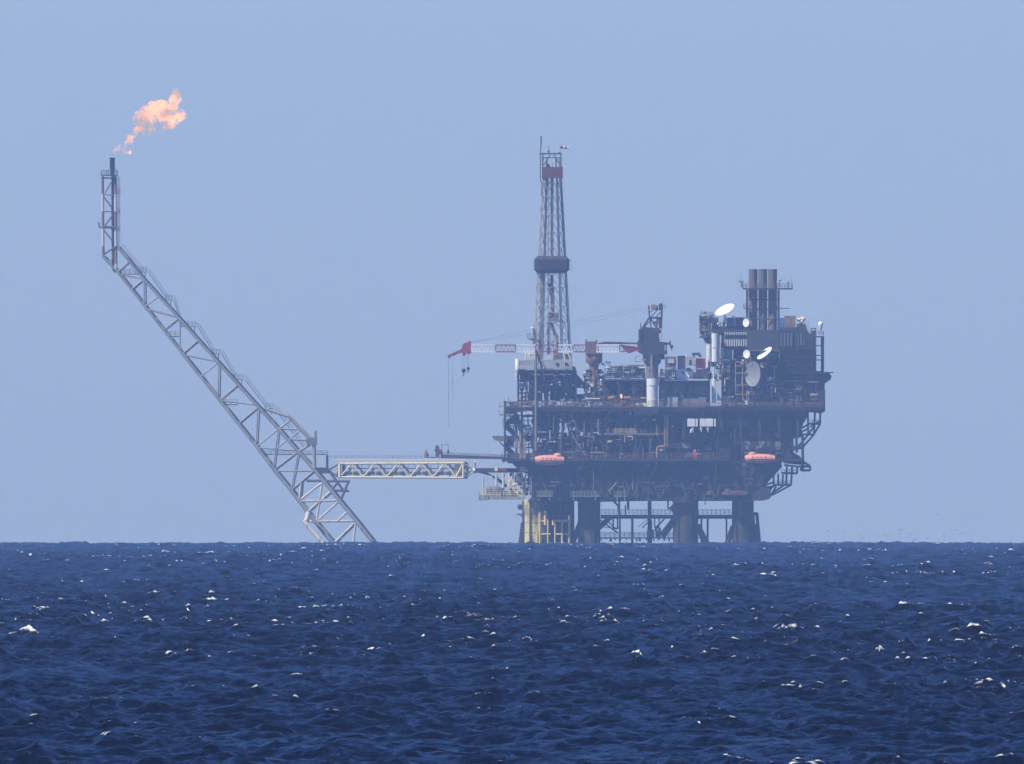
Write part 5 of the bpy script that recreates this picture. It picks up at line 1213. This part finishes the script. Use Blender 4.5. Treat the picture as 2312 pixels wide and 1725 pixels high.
for A, B in (((1660, 818), (1660, 892)), ((1676, 815), (1676, 915)), ((1661, 870), (1686, 870)), ((1661, 827), (1686, 827)), ((1660, 891), (1684, 891)), ((1674, 852), (1674, 870)), ((1685, 882), (1685, 914)), ((1674, 892), (1684, 912)), ((1684, 815), (1684, 830)), ((1674, 806), (1686, 806)), ((1660, 818), (1686, 818)), ((1660, 843), (1686, 843))):
    b.ptube(A, B, -23, -23, .17)
child(b, 'stair_frame', M['tan'], LQ)
b = MB(); b.pbox(1671, 1678, 816, 824, -23.5, -22.5); b.pbox(1716, 1730, 818, 828, -22, -20.5); child(b, 'fan_unit', M['tan'], LQ)
b = MB(); b.pbox(1681, 1687, 905, 914, -23.6, -22.8); b.pbox(1718, 1727, 827, 830, -22.4, -21); b.pbox(1674, 1679, 812, 815, -23.4, -22.6); child(b, 'notice_board', M['white'], LQ)
b = MB(); b.pbox(1686, 1760, 791, 793, -23, -20.1); b.ptube((1759, 791), (1759, 822), -22.5, -22.5, .15); child(b, 'front_ledge', M['mid'], LQ)

ST = thing('exhaust_stack', 'cluster of three tall soot-brown exhaust pipes in a frame, highest above the right end', 'exhaust stack', P(1721, 745, -6))
for X0, X1 in ((1690, 1710), (1712, 1732), (1734, 1754)):
    xm = (X0 + X1) / 2; r = (X1 - X0) / 2 * S
    b = MB(); b.lathe(P(xm, 790, -8), (0, 0, 1), [(0, r), ((790 - 609) * S, r), ((790 - 607.6) * S, r + .05), ((790 - 607.6) * S, r - .12), ((790 - 615) * S, r - .12)], 28)
    for Y in (652, 676, 700, 730, 762): b.tube(P(xm, Y, -8), P(xm, Y + 1, -8), r + .06, n=28)
    child(b, 'pipe', M['stack'], ST)
b = MB()
for X in (1686.5, 1757.5):
    for y in (-11, -5): b.pbox(X - 2.3, X + 2.3, 655, 745, y - .35, y + .35)
for Y in (676, 697, 720):
    b.pbox(1684, 1760, Y, Y + 2.2, -11.4, -11.1); b.pbox(1684, 1760, Y, Y + 2.2, -4.9, -4.6)
b.ptube((1686, 697), (1704, 676), -11.2, -11.2, .12); b.ptube((1757, 697), (1740, 676), -11.2, -11.2, .12)
child(b, 'frame', M['dark'], ST)
b = MB(); b.pbox(1677, 1789, 650.5, 654, -13, -4); d = child(b, 'upper_platform', M['dark'], ST)
b = MB(); b.rails(px(1677), px(1789), -12.9, -4.1, pz(650.5), h=1.35, r=.05, step=1.2); child(b, 'railing', M['mid'], d)
b = MB(); b.pbox(1678, 1689, 695, 697, -12, -9); b.pbox(1759, 1783, 695.5, 697, -10, -8); b.rails(px(1678), px(1688), -12, -9, pz(695), 'FL', h=1.2, r=.05, step=.7); child(b, 'side_platform', M['dark'], ST)
b = MB(); b.path([P(1759, 650, -12), P(1759, 634, -12), P(1764, 632, -12)], .22, 8); b.pbox(1777, 1780, 639, 650, -12, -11); b.ball(P(1779, 637.5, -11.5), .35, 8, 6); b.ptube((1787, 625), (1787, 650), -12, -12, .07); b.ptube((1673, 615), (1673, 636), -12, -12, .05); b.pbox(1667, 1678, 634, 638, -12.5, -11.5); b.pbox(1672, 1678, 638, 650, -12.5, -11.8); b.ptube((1683, 642), (1683, 650), -12, -12, .12)
child(b, 'mast_fitting', M['mid'], ST)

TW = thing('service_tower', 'tall service tower with white columns and pale louvres left of the exhausts', 'tower', P(1635, 917, -8))
b = MB()
b.pbox(1600, 1690, 744, 751, -16, 12); b.pbox(1632, 1688, 757.5, 766, -17.5, 10); b.pbox(1632, 1688, 783, 788, -17.5, 10); b.pbox(1600, 1688, 813, 819, -14, 10)
for X in (1601, 1630, 1655, 1687):
    for y in (-13, 8): b.pbox(X - 1.5, X + 1.5, 751, 917, y - .3, y + .3)
b.pbox(1600, 1688, 751, 812, 2, 3); b.pbox(1630, 1688, 818, 917, -3, -2); b.pbox(1620, 1690, 880, 884, -14, -2.5)
child(b, 'tower_frame', M['dark2'], TW)
b = MB()
for X0, X1, Y0, Y1 in ((1606, 1621.5, 753, 817), (1596, 1604, 777, 817), (1606.5, 1616, 856, 911), (1594, 1599.5, 780, 830), (1608.5, 1612, 828, 857)): 
    r_ = min(1.15, (X1 - X0) * S / 2); n_ = max(1, round((X1 - X0) * S / (2 * r_)))
    for k in range(n_): xc = px(X0) + r_ + k * (2 * r_ + .02); b.tube((xc, -20, pz(Y1)), (xc, -20, pz(Y0)), r_, n=20)
child(b, 'white_column', M['white'], TW)
b = MB(); b.pbox(1618.5, 1628, 858, 914, -21, -18.5); b.pbox(1619, 1622.5, 842, 860, -21, -19); b.pbox(1628, 1633, 785, 812, -17.5, -16.5); b.pbox(1624, 1628, 757, 810, -17.5, -16.5); b.pbox(1653, 1655, 790, 812, -17.6, -16.6); child(b, 'grey_column', M['light'], TW)
b = MB()
for k in range(10):
    X = 1635 + 5.2 * k; b.prism([(X, 750.5), (X + 3.4, 750.5), (X + 3.0, 757), (X + 1, 757)], -18.2, -17.6)
for k in range(10): X = 1634.5 + 5.3 * k; b.pbox(X, X + 3.1, 766.5, 782, -18.2, -17.7)
child(b, 'louvre', M['light'], TW)
b = MB(); b.pbox(1634, 1652.5, 789, 811, -17, -16.4); child(b, 'green_panel', M['green'], TW)
b = MB(); b.pbox(1631, 1650, 897.5, 912, -19, -15); b.pbox(1630, 1656, 895, 897, -19.5, -15); child(b, 'grey_hut', M['light'], TW)
b = MB(); b.prism([(1582, 712), (1608, 712), (1612, 752), (1602, 762), (1586, 762)], -14, -2)
b.prism([(1586, 762), (1602, 762), (1602, 778), (1592, 774)], -12, -4)
child(b, 'corner_pod', M['mid'], TW)
cl(TW, 1579, 1612, 712, 762, -16, -14.05, 80, ['dark', 'mid', 'light', 'dark2', 'tan'], 81, big=.5, name='pod_equipment')
b = MB(); b.pbox(1612, 1690, 737, 744, -14, 8)
for X in (1583, 1591, 1607): b.ptube((X, 700 if X == 1583 else 706), (X, 714), -14, -14, .08)
b.ball(P(1592, 706, -14), .35, 8, 6); child(b, 'upper_deck', M['dark'], TW)
b = MB(); b.rails(px(1583), px(1688), -14, 8, pz(737), 'FB', h=1.3, r=.05, step=1.2); b.rails(px(1582), px(1608), -14, -2, pz(712), 'FLRB', h=1.0, r=.05, step=1.0); child(b, 'railing', M['mid'], TW)
cl(TW, 1632, 1688, 790, 917, -15, -4, 100, ['dark', 'mid', 'light', 'tan', 'dark', 'mid'], 82, big=.7)
cl(TW, 1594, 1632, 812, 860, -16.5, -10, 50, ['dark', 'mid', 'dark2', 'tan', 'light'], 83, big=.45)
b = MB(); b.prism([(1622, 842), (1655, 814), (1660, 814), (1640, 838), (1626, 852)], -13.5, -13.1); child(b, 'inclined_stair', M['tan'], TW)
b = MB(); b.ball(P(1610, 785, -22.3), .4, 8, 6); b.ball(P(1655, 716, -14), .4, 10, 8); b.ball(P(1621, 732, -14), .45, 10, 8); b.ball(P(1675.5, 771, -14.3), .45, 8, 6); b.ball(P(1600, 842, -17), .35, 8, 6); child(b, 'lamp', M['white'], TW)
cab('blue_container', 1641, 1658, 718, 737, -12, -6, 'blue', 'blue container on the tower roof under the big tilted dish', 'container')
cab('brown_container', 1660, 1682, 717, 737, -11, -5, 'brown', 'brown container on the tower roof beside the blue one', 'container')
cab('tan_container', 1771, 1795, 714, 739, -16, -10, 'tan', 'tan container on the roof just right of the exhaust stack', 'container')
b = MB(); b.pbox(1760, 1770.5, 718, 739, -15, -11); solo(b, 'dark_locker', M['blue'], 'dark blue locker between the exhaust stack and the tan container', 'locker', P(1765, 739, -13))
b = MB(); b.vessel(P(1598, 724, -13), P(1604, 722, -13), .9, 12); b.pbox(1609, 1622, 717, 737, -12, -8); solo(b, 'roof_winch', M['tan'], 'tan winch on the corner pod of the service tower', 'winch', P(1610, 737, -11))

# dishes
def dish(c, major, minor, ang, label, mat='dish', depth=.13, post=None, feed=False, facing=None):
    """round reflector, turned so that it shows as the given ellipse"""
    c = Vector(c); Rm = major * S; sinb = min(.999, minor / major)
    # minor axis direction in the picture plane, normal tilts along it
    a = R(ang); mdir = Vector((-math.sin(a), 0, math.cos(a))); nrm = (mdir * math.sqrt(1 - sinb * sinb) + Vector((0, -1, 0)) * sinb).normalized()
    if facing == 'down': nrm = (-mdir * math.sqrt(1 - sinb * sinb) + Vector((0, -1, 0)) * sinb).normalized()
    t = thing('satellite_dish', label, 'satellite dish', c)
    b = MB(); pr = [((r_ / 8) ** 2 * Rm * depth, Rm * r_ / 8) for r_ in range(9)] + [(Rm * depth + .08, Rm)] + [((r_ / 8) ** 2 * Rm * depth + .1 if r_ < 8 else Rm * depth + .08, Rm * r_ / 8 * .985) for r_ in range(8, -1, -1)]
    b.lathe(c - nrm * (Rm * depth * .5), nrm, pr, 32); child(b, 'reflector', M[mat], t)
    b = MB()
    if post: b.tube(c - nrm * (Rm * depth * .5 + .25), Vector(post), .2, n=8); b.ball(c - nrm * (Rm * depth * .5 + .3), .3, 8, 6)
    child(b, 'mount', M['mid'], t)
    b = MB(); tip = c + nrm * Rm * .75; u = nrm.cross(Vector((0, 0, 1))).normalized(); w_ = nrm.cross(u)
    for k in range(3):
        q = 2.1 * k + .5; b.tube(c + (u * math.cos(q) + w_ * math.sin(q)) * Rm * .8 + nrm * Rm * depth * .2, tip, .04)
    b.tube(tip, tip + nrm * .3, .14)
    if feed: child(b, 'feed', M['dark2'], t)
    return t
dish(P(1636.5, 701, -14), 23.5, 9.5, 27, 'large white dish tilted skyward, highest on the service tower', post=P(1632, 737, -12))
dish(P(1684.3, 729, -16), 9.6, 7.2, 88, 'round white dish left of the exhaust pipes at roof level', post=P(1684, 745, -14))
dish(P(1685.2, 800, -24), 9.6, 7.6, 88, 'round white dish left of the tilted one on the dark front', post=P(1685, 816, -21))
dish(P(1726, 799, -24), 20.5, 6.4, 39, 'long narrow white dish seen edge-on below the exhausts', post=P(1726, 812, -20.2))
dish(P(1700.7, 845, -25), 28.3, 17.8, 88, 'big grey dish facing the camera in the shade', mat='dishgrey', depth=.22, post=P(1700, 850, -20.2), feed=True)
dish(P(1637, 721, -15), 6.2, 2.6, 75, 'small white dish under the largest one', post=P(1634, 737, -13))
b = MB(); b.lathe(P(1852, 742, -16), (0, 0, 1), [(-.4, .3), (0, .45), (.8, .72), (1.4, .8), (1.9, .62), (2.2, .3), (2.25, 0)], 16); RD = thing('radome', 'white egg-shaped radome on a thin post at the far right', 'radome', P(1854, 759, -16)); child(b, 'dome', M['dish'], RD)
b = MB(); b.ptube((1853, 745), (1854, 759), -16, -16, .15, n=8); child(b, 'mast', M['light'], RD)
b = MB(); b.ball(P(1804, 722, -14), .8, 12, 8, (1.1, 1, .7)); b.ball(P(1812, 721, -13), .9, 12, 8, (1, 1, .8)); b.ball(P(1809, 726, -14), .7, 10, 8); b.ptube((1809, 728), (1809, 733), -13.5, -13.5, .3); b.ptube((1803, 714), (1815, 714), -13, -13, .06); b.ptube((1811, 710), (1811, 718), -13, -13, .06)
solo(b, 'antenna_cluster', M['cream'], 'cluster of pale domes on the roof right of the tan container', 'antenna', P(1809, 733, -13.5))

# ================================================================ lifeboats
def lifeboat(X0, X1, Yd, Yk, y, flip, label, mat='orange'):
    xm = (px(X0) + px(X1)) / 2; t = thing('lifeboat', label, 'lifeboat', Vector((xm, y, pz(Yk))), 'enclosed lifeboats')
    L_ = (X1 - X0) * S; W = 1.5; b = MB(); N = 20; Mr = 14; vs = []; fs = []
    H = (Yk - Yd) * S
    for i in range(N + 1):
        u = i / N; s_ = max(.02, math.sin(math.pi * min(max(u * .92 + .04, 0), 1)) ** .27); x = xm + (-L_ / 2 + L_ * u) * (1)
        for j in range(Mr):
            a = 2 * math.pi * j / Mr; cyy_, cz = math.cos(a), math.sin(a)
            zz = (cz * (.5 if cz > 0 else .5)) * H * s_ + (.06 * H * (1 - s_) if cz < 0 else 0); vs.append((x, y + cyy_ * W * s_, pz((Yd + Yk) / 2) + zz))
    for i in range(N):
        for j in range(Mr): fs.append((i * Mr + j, (i + 1) * Mr + j, (i + 1) * Mr + (j + 1) % Mr, i * Mr + (j + 1) % Mr))
    fs += [tuple(range(Mr))[::-1], tuple(range(N * Mr, (N + 1) * Mr))]
    b._add(vs, fs, True); child(b, 'hull', M[mat], t)
    b = MB(); xc = px(X1) - L_ * .22 if not flip else px(X0) + L_ * .25
    b.ball((xc, y, pz(Yd) - .25), 1.05, 14, 10, (1.2, .85, .85)); child(b, 'cockpit', M[mat], t)
    b = MB()
    for i in range(N):
        pass
    b.bar((px(X0) + .4, y - W * .98, pz((Yd + Yk) / 2) - .05), (px(X1) - .5, y - W * .98, pz((Yd + Yk) / 2) - .05), .14, .14); child(b, 'fender_strip', M['mid'], t)
    b = MB()
    for k in range(4): xx = px(X0) + L_ * (.25 + .14 * k); b.box(xx, xx + .35, y - W * .99, y - W * .93, pz((Yd + Yk) / 2) + .45, pz((Yd + Yk) / 2) + .7)
    child(b, 'porthole', M['glass'], t)
    return t
lifeboat(1207, 1273, 1027, 1051, FY - 5.2, False, 'orange enclosed lifeboat hanging at the left under the drilling side')
lifeboat(1680, 1748, 1024.5, 1047, FY - 4.2, True, 'orange enclosed lifeboat hanging at the right end')
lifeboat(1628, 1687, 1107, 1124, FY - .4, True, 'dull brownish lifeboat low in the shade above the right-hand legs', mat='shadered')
for (X0, X1, Y) in ((1214, 1266, 1024), (1690, 1738, 1020)):
    b = MB()
    for X in (X0, X1):
        b.path([P(X, Y + 12, FY - 1.5), P(X, Y - 12, FY - 2), P(X, Y - 13, FY - 5)], .2, 6); b.tube(P(X, Y - 13, FY - 5), P(X, Y + 5, FY - 5), .04)
    b.pbox(X0 - 3, X1 + 3, Y + 11, Y + 12.5, FY - 2.5, FY + .5)
    solo(b, 'davit', M['dark'], 'dark davit arms holding the %s orange lifeboat' % ('left' if X0 < 1400 else 'right'), 'davit', P((X0 + X1) / 2, Y + 12, FY - 2))

flush_clutter()
